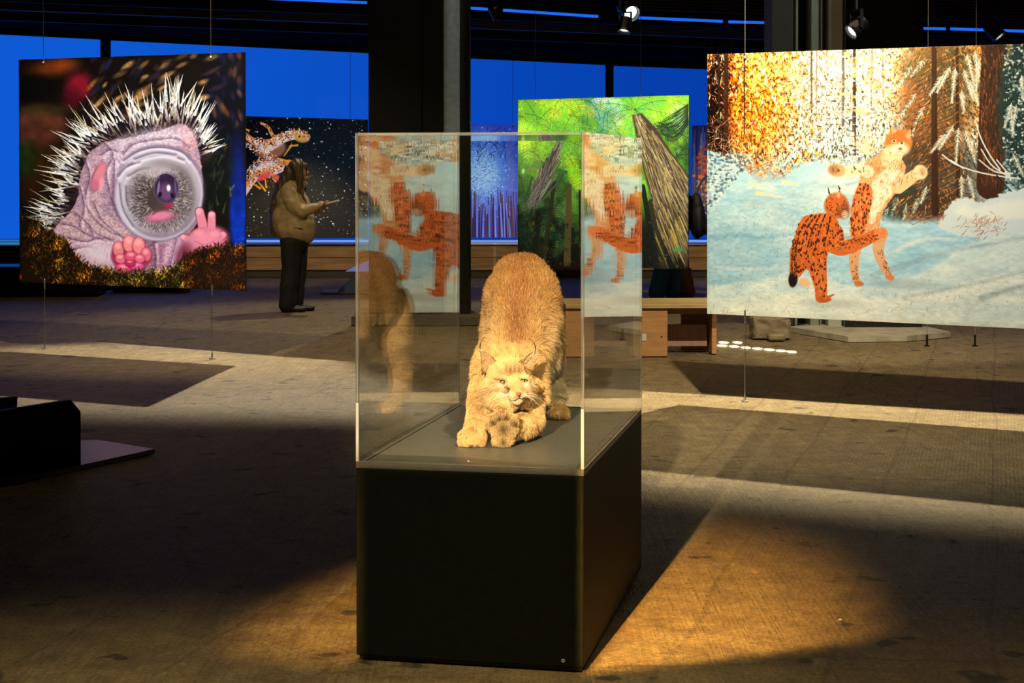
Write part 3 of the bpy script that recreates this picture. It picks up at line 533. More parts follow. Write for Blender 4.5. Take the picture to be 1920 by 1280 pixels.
def paint_squid():
    c = Canvas([(430, 219), (690, 224), (690, 446), (430, 446)], 620, 560, 6); r = c.r; B = c.blob
    c.a[:] = np.array([6, 9, 16])/255.; B(600, 300, 90, 90, (16, 26, 36), 0, .8, 1)
    for k in range(2400):
        x = r.uniform(430, 690); y = r.uniform(222, 444); d = 1 if x > 560 else .5
        v = r.random()**7; s_ = .45+v*1.1; q = r.uniform(50, 130)+v*120
        B(x, y, s_, s_, (q*.92, q, q*.98), 0, .5+.5*v, .8)
    def arm(pts, w, cols, dots=60, dc=((40, 18, 30), (226, 120, 50))):
        q = spl(pts, 10); c.path(q, w, cols[0], 1, .6); n = len(q)
        c.path([(x+1, y+w[0]*.22) for x, y in q], (w[0]*.5, w[1]*.5), cols[1], .8, 1)
        for k in range(dots):
            i = r.randrange(n); wd = w[0]+(w[1]-w[0])*i/n; B(q[i][0]+r.uniform(-.4, .4)*wd, q[i][1]+r.uniform(-.4, .4)*wd, 1.1, 1.1, r.choice(dc), 0, .9, .5)
    arm([(440, 240), (455, 255), (475, 268), (492, 274)], (8, 16), ((200, 120, 60), (226, 220, 226)))
    arm([(486, 232), (500, 240), (510, 256), (530, 258)], (5, 8), ((222, 130, 50), (240, 190, 120)), 40)
    B(505, 280, 28, 18, (140, 90, 70), -14, 1, .3); B(505, 272, 26, 9, (216, 208, 224), -22, .9, .5); B(500, 266, 12, 4, (210, 50, 40), -8, .9, .6)
    arm([(500, 276), (520, 262), (545, 254), (560, 254), (574, 256)], (20, 13), ((196, 150, 110), (226, 214, 210)), 110)
    B(564, 258, 14, 9, (210, 150, 80), 8, .9, .4); B(560, 256, 5, 3.5, (226, 170, 60), 0, 1, .4); B(560, 256, 2, 2, (30, 10, 10), 0, 1, .4)
    B(508, 310, 26, 12, (150, 96, 86), -10, 1, .3); B(495, 318, 24, 14, (214, 206, 222), -20, .9, .5)
    arm([(540, 306), (515, 318), (490, 324), (470, 336), (448, 366), (436, 380)], (15, 14), ((196, 130, 80), (210, 196, 226)), 150)
    B(492, 330, 14, 6, (214, 50, 50), -30, .9, .6); B(516, 332, 10, 5, (226, 90, 60), 30, .8, .6)
    for pts in [[(478, 262), (500, 268), (520, 258), (545, 246), (572, 250)], [(462, 320), (480, 304), (505, 298), (530, 304)], [(440, 352), (460, 330), (486, 316), (520, 312)], [(445, 262), (462, 276), (484, 284), (505, 286)]]:
        for x, y in spl(pts, 16):
            for _ in range(4): B(x+r.gauss(0, 3), y+r.gauss(0, 3), r.uniform(.7, 1.4), r.uniform(.7, 1.4), r.choice([(60, 24, 24), (240, 170, 70), (250, 240, 230), (220, 90, 40), (230, 220, 240)]), 0, .9, .5)
    for x0, y0, x1, y1 in [(530, 292, 545, 272), (518, 296, 540, 302), (540, 274, 556, 272), (480, 340, 494, 356), (470, 344, 484, 352), (494, 336, 496, 350), (508, 334, 518, 342), (446, 240, 462, 246), (444, 346, 460, 348)]:
        c.line(x0, y0, x1, y1, 2, 4, (226, 150, 30), .95)
    for k in range(70): B(r.uniform(440, 540), r.uniform(300, 350), 1.1, 1.1, (232, 150, 60), 0, .5, .5)
    return c

def paint_bluewood():
    c = Canvas([(858, 233), (972, 233), (972, 444), (858, 444)], 400, 740, 7); r = c.r; B = c.blob
    c.grad([(0, (40, 60, 170)), (.4, (60, 100, 215)), (.7, (60, 80, 200)), (1, (40, 50, 160))])
    B(905, 320, 42, 60, (90, 150, 230), 0, .9, 1); B(906, 322, 24, 32, (150, 200, 240), 0, .9, 1)
    for k in range(1500):
        x = r.gauss(906, 26); y = r.gauss(322, 34); B(x, y, r.uniform(.6, 1.4), r.uniform(.6, 1.4), r.choice([(200, 226, 250), (90, 130, 220), (120, 170, 240), (50, 80, 190)]), 0, .6, .6)
    for k in range(46):
        x = r.uniform(862, 970); y = r.uniform(238, 290); a = math.radians(r.uniform(200, 340)); L = r.uniform(10, 30)
        c.path(spl([(x, y), (x+L*.5*math.cos(a)+r.uniform(-3, 3), y-L*.5*math.sin(a)), (x+L*math.cos(a), y-L*math.sin(a))], 4), (1.5, .4), (30, 30, 110), .8)
    for k in range(130):
        x = r.uniform(858, 972); w = r.uniform(.8, 4); y0 = r.uniform(355, 410); c.line(x, y0, x+(x-910)*.08+r.uniform(-2, 2), 446, w*.6, w, r.choice([(40, 16, 60), (24, 14, 60), (70, 40, 60), (30, 26, 110), (110, 130, 240)]), .9)
    for k in range(5): c.line(950+k*3, 250, 952+k*3, 444, 1.4, 1.6, (120, 110, 170), .5)
    return c

def paint_autumn():
    c = Canvas([(1298, 236), (1420, 236), (1420, 440), (1298, 440)], 420, 700, 9); r = c.r; B = c.blob
    c.grad([(0, (30, 30, 80)), (.3, (70, 80, 140)), (.6, (40, 50, 100)), (1, (20, 26, 70))])
    for k in range(120): x = r.uniform(1298, 1420); c.line(x, r.uniform(236, 300), x+r.uniform(-2, 2), r.uniform(320, 440), r.uniform(1, 3), 1, r.choice([(120, 130, 180), (50, 40, 60), (30, 30, 90), (90, 70, 100)]), .5)
    for k in range(150): B(r.gauss(1322, 8)+r.choice([0, 0, 50]), r.gauss(315, 20), r.uniform(1, 4), r.uniform(1, 3), r.choice([(210, 80, 40), (160, 50, 40), (226, 110, 60)]), 0, .8, .6)
    for k in range(90): B(r.gauss(1320, 8)+r.choice([0, 40]), r.gauss(370, 18), r.uniform(1, 4), r.uniform(1, 4), r.choice([(150, 140, 40), (90, 60, 50), (190, 150, 60), (220, 130, 130)]), 0, .8, .6)
    c.path(spl([(1300, 380), (1316, 340), (1340, 320)], 5), (5, 3), (30, 20, 30), .9)
    return c
# ---------------------------------------------------------------- materials
def mat(name, col=(.5, .5, .5), rough=.6, metal=0., emit=None, es=1., spec=.5, coat=0):
    m = bpy.data.materials.new(name); m.use_nodes = True; b = m.node_tree.nodes['Principled BSDF']
    b.inputs['Base Color'].default_value = (*col, 1); b.inputs['Roughness'].default_value = rough; b.inputs['Metallic'].default_value = metal
    b.inputs['Specular IOR Level'].default_value = spec; b.inputs['Coat Weight'].default_value = coat
    if emit: b.inputs['Emission Color'].default_value = (*emit, 1); b.inputs['Emission Strength'].default_value = es
    return m
class NT:
    def __init__(s, m): s.t = m.node_tree; s.b = s.t.nodes.get('Principled BSDF')
    def n(s, typ, **kw):
        o = s.t.nodes.new('ShaderNode'+typ)
        for k, v in kw.items():
            if k.startswith('i_'):
                key = k[2:].replace('_', ' '); o.inputs[int(key) if key.isdigit() else key].default_value = v
            else: setattr(o, k, v)
        return o
    def l(s, a, b): s.t.links.new(a, b)
    def ramp(s, fac, stops):
        r = s.n('ValToRGB'); e = r.color_ramp.elements
        while len(e) < len(stops): e.new(.5)
        for q, (p, c) in zip(e, stops): q.position = p; q.color = (*c, 1) if len(c) == 3 else c
        s.l(fac, r.inputs[0]); return r.outputs[0]
    def mixc(s, fac, a, b, mode='MIX'):
        o = s.n('Mix', data_type='RGBA', blend_type=mode)
        for k, v in ((0, fac), (6, a), (7, b)):
            if hasattr(v, 'links'): s.l(v, o.inputs[k])
            else: o.inputs[k].default_value = v if k == 0 else (*v, 1)
        return o.outputs[2]
    def math(s, op, a, b=None, c=None):
        o = s.n('Math', operation=op)
        for k, v in ((0, a), (1, b), (2, c)):
            if v is None: continue
            if hasattr(v, 'links'): s.l(v, o.inputs[k])
            else: o.inputs[k].default_value = v
        return o.outputs[0]
    def bump(s, h, strength=.5, dist=.01, nrm=None):
        b = s.n('Bump'); b.inputs['Strength'].default_value = strength; b.inputs['Distance'].default_value = dist; s.l(h, b.inputs['Height'])
        if nrm: s.l(nrm, b.inputs['Normal'])
        return b.outputs[0]
def noisy(name, c1, c2, scale=8., rough=.7, bump=.1, detail=6, stretch=(1, 1, 1), **kw):
    m = mat(name, c1, rough, **kw); t = NT(m); tc = t.n('TexCoord'); mp = t.n('Mapping'); mp.inputs['Scale'].default_value = stretch; t.l(tc.outputs['Object'], mp.inputs[0])
    n = t.n('TexNoise', i_Scale=scale, i_Detail=detail); t.l(mp.outputs[0], n.inputs['Vector'])
    t.l(t.ramp(n.outputs[0], [(.35, c1), (.65, c2)]), t.b.inputs['Base Color'])
    if bump: t.l(t.bump(n.outputs[0], bump, .01), t.b.inputs['Normal'])
    return m
BLACK = noisy('black_paint', (.0050, .0068, .0052), (.0070, .0094, .0074), 30, .6, .04, spec=.12)
BLACKG = mat('black_gloss', (.006, .006, .007), .18)
DARKM = mat('dark_metal', (.02, .02, .022), .4, .6)
STEEL = mat('cable_steel', (.55, .55, .55), .3, .9)
PLY = noisy('plywood', (.40, .21, .09), (.50, .28, .13), 5, .6, .05, stretch=(1, 1, 8))
PLYT = noisy('plywood_top', (.36, .27, .13), (.46, .35, .18), 5, .55, .05, stretch=(1, 8, 1))
PLYE = noisy('plywood_rail', (.36, .21, .19), (.44, .26, .22), 5, .6, .05, stretch=(8, 1, 1))

# ---------------------------------------------------------------- helpers
def obj(name, bm_or_me, m=None, parent=None, smooth=False, loc=None):
    if isinstance(bm_or_me, bmesh.types.BMesh):
        me = bpy.data.meshes.new(name); bm_or_me.to_mesh(me); bm_or_me.free()
    else: me = bm_or_me
    if m is not None:
        for x in (m if isinstance(m, (list, tuple)) else [m]): me.materials.append(x)
    if smooth: me.polygons.foreach_set('use_smooth', [True]*len(me.polygons))
    o = bpy.data.objects.new(name, me); C.objects.link(o)
    if parent: o.parent = parent
    if loc is not None: o.location = loc
    return o
def tag(o, label, cat, group=None):
    o['label'] = label; o['category'] = cat
    if group: o['group'] = group
    return o
def thing(name, label, cat, loc=(0, 0, 0), rz=0., group=None):
    o = bpy.data.objects.new(name, None); C.objects.link(o); o.location = loc; o.rotation_euler = (0, 0, rz); o.empty_display_size = .1
    return tag(o, label, cat, group)
def struct(name, bm, m, parent=None, **k):
    o = obj(name, bm, m, parent, **k)
    if parent is None: o['kind'] = 'structure'
    return o
def bx(bm, x0, y0, z0, x1, y1, z1, bev=0., M=None, mi=0):
    r = bmesh.ops.create_cube(bm, size=1); vs = r['verts']
    for v in vs: v.co = Vector(((x0+x1)/2+v.co.x*(x1-x0), (y0+y1)/2+v.co.y*(y1-y0), (z0+z1)/2+v.co.z*(z1-z0)))
    if bev:
        es = list({e for v in vs for e in v.link_edges}); q = bmesh.ops.bevel(bm, geom=es, offset=bev, segments=1, affect='EDGES'); vs = list({v for f in q['faces'] for v in f.verts} | {v for v in vs if v.is_valid})
    if M is not None:
        for v in vs: v.co = M @ v.co
    if mi:
        for f in {f for v in vs for f in v.link_faces}: f.material_index = mi
    return bm
def box(*a, **k): return bx(bmesh.new(), *a, **k)
def tube(bm, pts, rad, seg=6, cap=True):
    rings = []; n = len(pts)
    for i, p in enumerate(pts):
        p = Vector(p); d = (Vector(pts[min(n-1, i+1)])-Vector(pts[max(0, i-1)])).normalized(); u = d.orthogonal().normalized() if abs(d.z) < .99 else Vector((1, 0, 0)); v = d.cross(u); r = rad[i] if isinstance(rad, (list, tuple)) else rad
        rings.append([bm.verts.new(p+u*(r*math.cos(2*PI*k/seg))+v*(r*math.sin(2*PI*k/seg))) for k in range(seg)])
    for a, b in zip(rings, rings[1:]):
        for k in range(seg): bm.faces.new((a[k], a[(k+1) % seg], b[(k+1) % seg], b[k]))
    if cap: bm.faces.new(rings[0][::-1]); bm.faces.new(rings[-1])
    return bm
def prism(bm, pts, off):
    """extrude a flat outline by a vector"""
    a = [bm.verts.new(p) for p in pts]; b = [bm.verts.new(Vector(p)+Vector(off)) for p in pts]; n = len(a)
    bm.faces.new(a[::-1]); bm.faces.new(b)
    for i in range(n): bm.faces.new((a[i], a[(i+1) % n], b[(i+1) % n], b[i]))
    bmesh.ops.recalc_face_normals(bm, faces=bm.faces)
    return bm
def lathe(bm, prof, seg=12, M=None):
    rings = []
    for r, z in prof: rings.append([bm.verts.new((max(r, 1e-4)*math.cos(2*PI*k/seg), max(r, 1e-4)*math.sin(2*PI*k/seg), z)) for k in range(seg)])
    for a, b in zip(rings, rings[1:]):
        for k in range(seg): bm.faces.new((a[k], a[(k+1) % seg], b[(k+1) % seg], b[k]))
    bm.faces.new(rings[0][::-1]); bm.faces.new(rings[-1])
    if M is not None:
        for g in rings:
            for v in g: v.co = M @ v.co
    return bm

# ---------------------------------------------------------------- floor
def floor_mat():
    m = mat('tined_concrete', (.3, .26, .2), .75); t = NT(m); tc = t.n('TexCoord')
    big = t.n('TexNoise', i_Scale=.9, i_Detail=5); t.l(tc.outputs['Object'], big.inputs['Vector'])
    mid = t.n('TexNoise', i_Scale=7., i_Detail=8, i_Roughness=.65); t.l(tc.outputs['Object'], mid.inputs['Vector'])
    fine = t.n('TexNoise', i_Scale=70., i_Detail=6, i_Roughness=.7); t.l(tc.outputs['Object'], fine.inputs['Vector'])
    mp = t.n('Mapping'); mp.inputs['Rotation'].default_value = (0, 0, .268); t.l(tc.outputs['Object'], mp.inputs[0])
    # drag marks: irregular parallel grooves about 2 cm apart
    wv = t.n('TexWave', wave_type='BANDS', bands_direction='X', wave_profile='SIN'); wv.inputs['Scale'].default_value = 15.; wv.inputs['Distortion'].default_value = 3.2; wv.inputs['Detail'].default_value = 3; wv.inputs['Detail Scale'].default_value = .5; wv.inputs['Detail Roughness'].default_value = .6
    t.l(mp.outputs[0], wv.inputs['Vector'])
    mp2 = t.n('Mapping'); mp2.inputs['Rotation'].default_value = (0, 0, .268); mp2.inputs['Scale'].default_value = (38, 2.2, 1); t.l(tc.outputs['Object'], mp2.inputs[0])
    st = t.n('TexNoise', i_Scale=1., i_Detail=4, i_Roughness=.6); t.l(mp2.outputs[0], st.inputs['Vector'])
    mp3 = t.n('Mapping'); mp3.inputs['Rotation'].default_value = (0, 0, .24); mp3.inputs['Scale'].default_value = (90, 1.1, 1); t.l(tc.outputs['Object'], mp3.inputs[0]); st2 = t.n('TexNoise', i_Scale=1., i_Detail=3, i_Roughness=.7); t.l(mp3.outputs[0], st2.inputs['Vector'])
    gm = t.ramp(big.outputs[0], [(.36, (.12,)*3), (.58, (1,)*3)])
    groove = t.math('MULTIPLY', t.math('ADD', t.math('MULTIPLY', wv.outputs['Fac'], .32), t.math('ADD', t.math('MULTIPLY', st.outputs[0], 1.7), t.math('MULTIPLY', st2.outputs[0], 1.1))), gm)
    # wider screed joints
    wj = t.n('TexWave', wave_type='BANDS', bands_direction='X'); wj.inputs['Scale'].default_value = .62; wj.inputs['Distortion'].default_value = .8; wj.inputs['Detail'].default_value = 2; wj.inputs['Detail Scale'].default_value = 1.2
    t.l(mp.outputs[0], wj.inputs['Vector']); joint = t.ramp(wj.outputs['Fac'], [(0, (.55,)*3), (.006, (1,)*3)])
    # cracks
    vor = t.n('TexVoronoi', feature='DISTANCE_TO_EDGE', i_Scale=.3); wn = t.n('TexNoise', i_Scale=2.5, i_Detail=5); t.l(tc.outputs['Object'], wn.inputs['Vector'])
    vm = t.n('VectorMath', operation='MULTIPLY_ADD'); t.l(wn.outputs['Color'], vm.inputs[0]); vm.inputs[1].default_value = (.35,)*3; t.l(tc.outputs['Object'], vm.inputs[2]); t.l(vm.outputs[0], vor.inputs['Vector'])
    crack = t.ramp(vor.outputs['Distance'], [(0, (.4,)*3), (.005, (1,)*3)])
    # dark stains and pits
    sp = t.n('TexNoise', i_Scale=4.5, i_Detail=3, i_Roughness=.5); t.l(tc.outputs['Object'], sp.inputs['Vector']); stain = t.ramp(sp.outputs[0], [(.315, (.12,)*3), (.355, (1,)*3)])
    col = t.ramp(mid.outputs[0], [(.3, (.19, .138, .075)), (.5, (.29, .225, .12)), (.72, (.40, .33, .19))])
    col = t.mixc(.8, col, t.ramp(fine.outputs[0], [(.32, (.3,)*3), (.68, (1.25,)*3)]), 'MULTIPLY')
    col = t.mixc(.45, col, t.ramp(st2.outputs[0], [(.35, (.55,)*3), (.62, (1.15,)*3)]), 'MULTIPLY')
    col = t.mixc(.8, col, stain, 'MULTIPLY'); col = t.mixc(.6, col, crack, 'MULTIPLY'); col = t.mixc(.5, col, joint, 'MULTIPLY')
    t.l(col, t.b.inputs['Base Color'])
    h = t.math('ADD', t.math('MULTIPLY', groove, .8), t.math('ADD', t.math('MULTIPLY', fine.outputs[0], .9), t.math('MULTIPLY', mid.outputs[0], 2.2)))
    h = t.math('ADD', h, t.math('MULTIPLY', crack, .5)); h = t.math('ADD', h, t.math('MULTIPLY', joint, .6))
    t.l(t.bump(h, 1., .016), t.b.inputs['Normal'])
    t.l(t.math('MULTIPLY_ADD', mid.outputs[0], .3, .45), t.b.inputs['Roughness'])
    return m
fm = floor_mat()
bm = bmesh.new()   # worn slab with a slightly uneven surface
NX, NY = 90, 150; X0, X1, Y0, Y1 = -9, 9, -6, 26; rr = random.Random(4); vs = []
from mathutils import noise as mn
for j in range(NY+1):
    for i in range(NX+1):
        x = X0+(X1-X0)*i/NX; y = Y0+(Y1-Y0)*j/NY; e = min(1, max(0, (y-5)/3)); vs.append(bm.verts.new((x, y, -.006+.006*mn.noise(Vector((x*.8, y*.8, 3)))*e)))
for j in range(NY):
    for i in range(NX): a = j*(NX+1)+i; bm.faces.new((vs[a], vs[a+1], vs[a+NX+2], vs[a+NX+1]))
struct('floor', bm, fm, smooth=True)
# ---------------------------------------------------------------- shell
DW = noisy('dark_wall', (.012, .011, .010), (.02, .018, .016), 3, .8, .1)
def slabq(name, pts, off, m): return struct(name, prism(bmesh.new(), pts, off), m)
slabq('wall_back', [(-9, 25.0, 0), (9, 25.0, 0), (9, 25.0, 8), (-9, 25.0, 8)], (0, .2, 0), DW)
slabq('wall_left', [(-9, -6, 0), (-9, 25.2, 0), (-9, 25.2, 8), (-9, -6, 8)], (-.2, 0, 0), DW)
slabq('wall_right', [(9, -6, 0), (9, 25.2, 0), (9, 25.2, 8), (9, -6, 8)], (.2, 0, 0), DW)
slabq('wall_front', [(-9, -6, 0), (9, -6, 0), (9, -6, 8), (-9, -6, 8)], (0, -.2, 0), DW)
# sloping corrugated roof, low over the back wall
RF = noisy('brown_sheet', (.05, .028, .014), (.08, .045, .022), 2, .55, .1, stretch=(.3, 3, 1))
bm = bmesh.new(); prof = []; n = 260
for k in range(n+1):
    y = -6+31.2*k/n; z = 6.9-max(0, y-19)*.48+(.035 if k % 4 in (1, 2) else -.035); prof.append((y, z))
A = [bm.verts.new((-9.2, y, z)) for y, z in prof]; B_ = [bm.verts.new((9.2, y, z)) for y, z in prof]
for i in range(n): bm.faces.new((A[i], B_[i], B_[i+1], A[i+1]))
struct('ceiling', bm, RF)

# blue frosted windows in the back wall with dark mullions and timber base
BLUE = mat('blue_glow', (.01, .03, .1), .6); t = NT(BLUE); tc = t.n('TexCoord'); nz = t.n('TexNoise', i_Scale=.35, i_Detail=2); t.l(tc.outputs['Object'], nz.inputs['Vector']); ge = t.n('NewGeometry'); sx_ = t.n('SeparateXYZ'); t.l(ge.outputs['Position'], sx_.inputs[0]); fx_ = t.math('MULTIPLY_ADD', sx_.outputs[0], -.085, .45)
t.l(t.ramp(t.math('ADD', fx_, t.math('MULTIPLY_ADD', nz.outputs[0], .4, -.2)), [(0, (.0012, .038, .38)), (.5, (.002, .078, .60)), (1, (.005, .125, .80))]), t.b.inputs['Emission Color']); t.b.inputs['Emission Strength'].default_value = .82
BW = 24.8
def wz(px, off=0): # top of the windows descends to the right
    y = 65+(px)*.0505 if px < 1400 else 136+(px-1400)*.03
    return at(px, y+off, BW)
edges = [(-420, 190), (208, 852), (852, 1135), (1150, 1700), (1716, 2300)]
MUL = noisy('mullion', (.008, .008, .01), (.014, .014, .016), 4, .6, .05)
for i, (a, b) in enumerate(edges):
    za, zb = wz(a), wz(b); f = bpy.data.objects.new('window_%d' % (i+1), None); C.objects.link(f); f['kind'] = 'structure'; f.location = ((za.x+zb.x)/2, BW, .53)
    bm = prism(bmesh.new(), [Vector((za.x, BW, .53))-f.location, Vector((zb.x, BW, .53))-f.location, zb-f.location, za-f.location], (0, .05, 0)); obj('pane', bm, BLUE, f)
    fb = bmesh.new(); d = .06
    prism(fb, [za-f.location+Vector((-.08, 0, 0)), zb-f.location+Vector((.08, 0, 0)), zb-f.location+Vector((.08, 0, .1)), za-f.location+Vector((-.08, 0, .1))], (0, -d, 0))
    for z, sx in ((za, -1), (zb, 1)):
        x0, x1 = sorted((z.x-f.location.x, z.x-f.location.x+sx*.055)); bx(fb, x0, -d, -.03, x1, .02, z.z-.53)
    obj('frame', fb, MUL, f)
OAK = noisy('timber_base', (.20, .11, .045), (.34, .20, .09), 3, .6, .15, stretch=(.5, 1, 6))
base = bpy.data.objects.new('trim_1', None); C.objects.link(base); base['kind'] = 'structure'; base.location = (0, 24.6, 0)
for k in range(7):   # horizontal boards below the windows
    for z0, z1, dy in ((.10, .27, 0), (.275, .45, .012)):
        obj('board', box(-8.9+k*2.55, dy, z0, -8.9+k*2.55+2.54, .1, z1, bev=.008), OAK, base)
obj('kick_board', box(-8.9, .06, 0, 8.9, .12, .10), MUL, base); obj('sill', box(-8.9, -.06, .455, 8.9, .15, .50, bev=.01), mat('lit_sill', (.6, .65, .75), .4), base)
spot('spot_light', (-3.6, 17.6, 2.7), (-2.9, 24.6, .25), 800, (1, .74, .40), 11, .8, .05)  # added low spots, unseen, that brighten the timber base
spot('spot_light', (0.0, 17.6, 2.7), (-0.3, 24.6, .25), 800, (1, .74, .40), 11, .8, .05)
spot('spot_light', (3.2, 17.6, 2.7), (2.6, 24.6, .25), 800, (1, .74, .40), 11, .8, .05)
obj('glow_ledge', box(-8.9, -.09, .50, 8.9, -.06, .53), mat('ledge_glow', (.3, .4, .7), .4, emit=(.18, .36, 1.0), es=.9), base)  # ledge lit by the windows; its light is put in as emission
# beams and blue light bars under the roof
for i, (px0, y0, px1, y1, Y, hh, mm) in enumerate([(-200, 30, 2100, 118, 24.2, .22, MUL), (-200, -5, 2100, 80, 23.6, .16, DW), (-200, 10, 2100, 100, 23.0, .10, RF)]):
    a, b = at(px0, y0, Y), at(px1, y1, Y); struct('trim_%d' % (i+2), prism(bmesh.new(), [a, b, b+Vector((0, 0, hh)), a+Vector((0, 0, hh))], (0, .15, 0)), mm)
for k in range(11):   # timber slats under the roof edge
    a, b = at(1180, -22+k*5, 22.2), at(2100, 14+k*5, 22.2)
TUBE = mat('blue_tube', (.1, .2, .6), .4, emit=(.01, .16, 1.0), es=.9)
for px0, y0, px1, y1, lab in [(500, -3, 688, 5, 'blue strip light at the top edge left of the dark pillar'), (880, 15, 925, 18, 'short blue strip light just right of the dark pillar'), (943, 19, 1122, 31, 'longest blue strip light between the pillar and the round lamp cluster'), (1190, 33, 1355, 40, 'blue strip light right of the lamp cluster'), (1366, 41, 1460, 43, 'blue strip light ending at the pale steel columns'), (1718, 53, 1773, 54, 'short blue strip light above the winter print'), (1782, 54, 1935, 59, 'blue strip light at the far right above the winter print')]:
    a, b = at(px0, y0, 22.6), at(px1, y1, 22.6); o = tube(bmesh.new(), [(0, 0, 0), b-a], .018, 8); t_ = obj('strip_light', o, TUBE, loc=a); tag(t_, lab, 'light', 'blue strip lights under the roof')
    bk = obj('housing', prism(bmesh.new(), [Vector((0, .02, .012)), (b-a)+Vector((0, .02, .012)), (b-a)+Vector((0, .02, .05)), Vector((0, .02, .05))], (0, .05, 0)), DARKM, t_)
    for u in (.2, .8): q = (b-a)*u; obj('hanger', tube(bmesh.new(), [q+Vector((0, .04, .04)), Vector((q.x, .04, 6.9-max(0, a.y-19)*.48-a.z))], .006, 5), DARKM, t_)
def spot_light(px, py, Y, s, tilt, rz, label, bright=.0):
    p = at(px, py, Y); t = thing('track_lamp', label, 'lamp', p, rz, 'track lamps hanging under the roof'); R = Matrix.Rotation(tilt, 4, 'X')
    obj('head', lathe(bmesh.new(), [(.05*s, -.14*s), (.085*s, -.12*s), (.09*s, .06*s), (.1*s, .1*s), (.09*s, .1*s), (.08*s, .05*s), (.02*s, .04*s)], 16, R), BLACKG, t)
    obj('lens', lathe(bmesh.new(), [(.075*s, .055*s), (.06*s, .07*s), (.02*s, .078*s)], 16, R), mat('lens', (.5, .6, .6), .1, emit=(.9, 1, .95), es=bright), t)
    yk = bmesh.new(); bx(yk, -.11*s, -.015, 0, -.1*s, .015, .2*s); bx(yk, .1*s, -.015, 0, .11*s, .015, .2*s); bx(yk, -.11*s, -.015, .19*s, .11*s, .015, .21*s); obj('yoke', yk, DARKM, t)
    obj('stem', tube(bmesh.new(), [(0, 0, .2*s), (0, 0, 6.82-max(0, Y-19)*.48-p.z)], .02*s, 8), DARKM, t)
    return t
spot_light(930, 24, 21, .8, 2.3, 2.6, 'black track lamp on the blue strip right of the dark pillar', 1.2)
spot_light(1178, 20, 19, 1.0, 2.0, .4, 'black lamp with bright glints between the two long blue strips', 2.5)
spot_light(1172, 48, 18.8, .7, 2.8, -.6, 'lowest small black lamp with a bright dot under the lamp cluster', 3)
spot_light(1606, 52, 15.0, .75, 2.2, -1.2, 'black lamp shining beside the pale steel column', 2.5)
spot_light(1866, 60, 19, .9, 2.4, .9, 'black lamp above the far right of the winter print', .6)
# roof slats seen at the top right
slat = bpy.data.objects.new('trim_9', None); C.objects.link(slat); slat['kind'] = 'structure'; slat.location = (0, 23.3, 0)
for k in range(9):
    a, b = at(1180, -30+k*6, 23.3), at(2100, 2+k*6, 23.3); obj('slat', prism(bmesh.new(), [a-slat.location, b-slat.location, b-slat.location+Vector((0, 0, .022)), a-slat.location+Vector((0, 0, .022))], (0, .05, 0)), noisy('slat_wood', (.16, .08, .03), (.25, .13, .05), 3) if k == 0 else bpy.data.materials['slat_wood'], slat)

# ---------------------------------------------------------------- hanging prints
def print_mat(cv, name, rough=.45, emit=0.):
    im = bpy.data.images.new(name, cv.w, cv.h); a = np.ones((cv.h, cv.w, 4), np.float32); a[..., :3] = np.clip(cv.a[::-1], 0, 1); im.pixels.foreach_set(a.ravel()); im.update(); im.pack()
    m = mat(name, rough=rough, spec=.3); t = NT(m); tx = t.n('TexImage'); tx.image = im; tx.interpolation = 'Cubic'; t.l(tx.outputs[0], t.b.inputs['Base Color'])
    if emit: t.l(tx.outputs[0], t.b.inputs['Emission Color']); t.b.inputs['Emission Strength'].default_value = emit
    return m
BACK = mat('print_back', (.02, .02, .022), .6)
def panel(name, label, quad, cv, mname, cables, th=.012, emit=0., grp='large photographic prints hung on steel wires'):
    """quad: bottom-left, top-left, top-right, bottom-right"""
    bl, tl, tr, br = quad; o0 = (bl+br)/2; t = thing(name, label, 'photo print', (o0.x, o0.y, 0), 0, grp); L = t.location
    n = (br-bl).cross(tl-bl).normalized()
    if n.y > 0: n = -n
    off = -n*th; bm = bmesh.new(); uvl = bm.loops.layers.uv.new('UVMap')
    f = [bm.verts.new(p-L) for p in (bl, br, tr, tl)]; g = [bm.verts.new(p-L+off) for p in (bl, br, tr, tl)]
    fc = bm.faces.new(f)
    for lp, uv in zip(fc.loops, ((0, 0), (1, 0), (1, 1), (0, 1))): lp[uvl].uv = uv
    b = bm.faces.new(g[::-1]); b.material_index = 1
    for i in range(4): q = bm.faces.new((f[i], g[i], g[(i+1) % 4], f[(i+1) % 4])); q.material_index = 1
    obj('print', bm, [print_mat(cv, mname, emit=emit), BACK], t)
    for u, foot in cables:
        bp = lerp(bl, br, u)-L+n*.004; tp = lerp(tl, tr, u)-L+n*.004; top = Vector((tp.x, tp.y, 6.9-max(0, o0.y-19)*.48))
        obj('cable', tube(bmesh.new(), [tp+Vector((0, 0, -.03)), top], .0028, 5), STEEL, t)
        obj('clamp', lathe(bmesh.new(), [(.004, 0), (.011, .002), (.011, .006), (.006, .009)], 10, Matrix.Translation(tp+Vector((0, 0, -.03)))@Matrix.Rotation(PI/2, 4, 'X')), STEEL, t)
        if foot:
            obj('cable', tube(bmesh.new(), [bp+Vector((0, 0, .02)), Vector((bp.x, bp.y, .01))], .0028, 5), STEEL, t)
            obj('clamp', lathe(bmesh.new(), [(.006, -.05), (.007, -.045), (.007, .03), (.004, .04)], 8, Matrix.Translation(bp)), STEEL, t)
            fb = lathe(bmesh.new(), [(.025, -.008), (.025, .003), (.008, .006), (.005, .04), (.004, .05)], 12, Matrix.Translation((bp.x, bp.y, 0))); obj('floor_anchor', fb, STEEL, t)
    return t
panel('hanging_print', 'square hanging print of a newborn hedgehog with white spines and a pink paw', HED, paint_hedgehog(), 'hedgehog_photo', [(.118, True), (.86, True)])
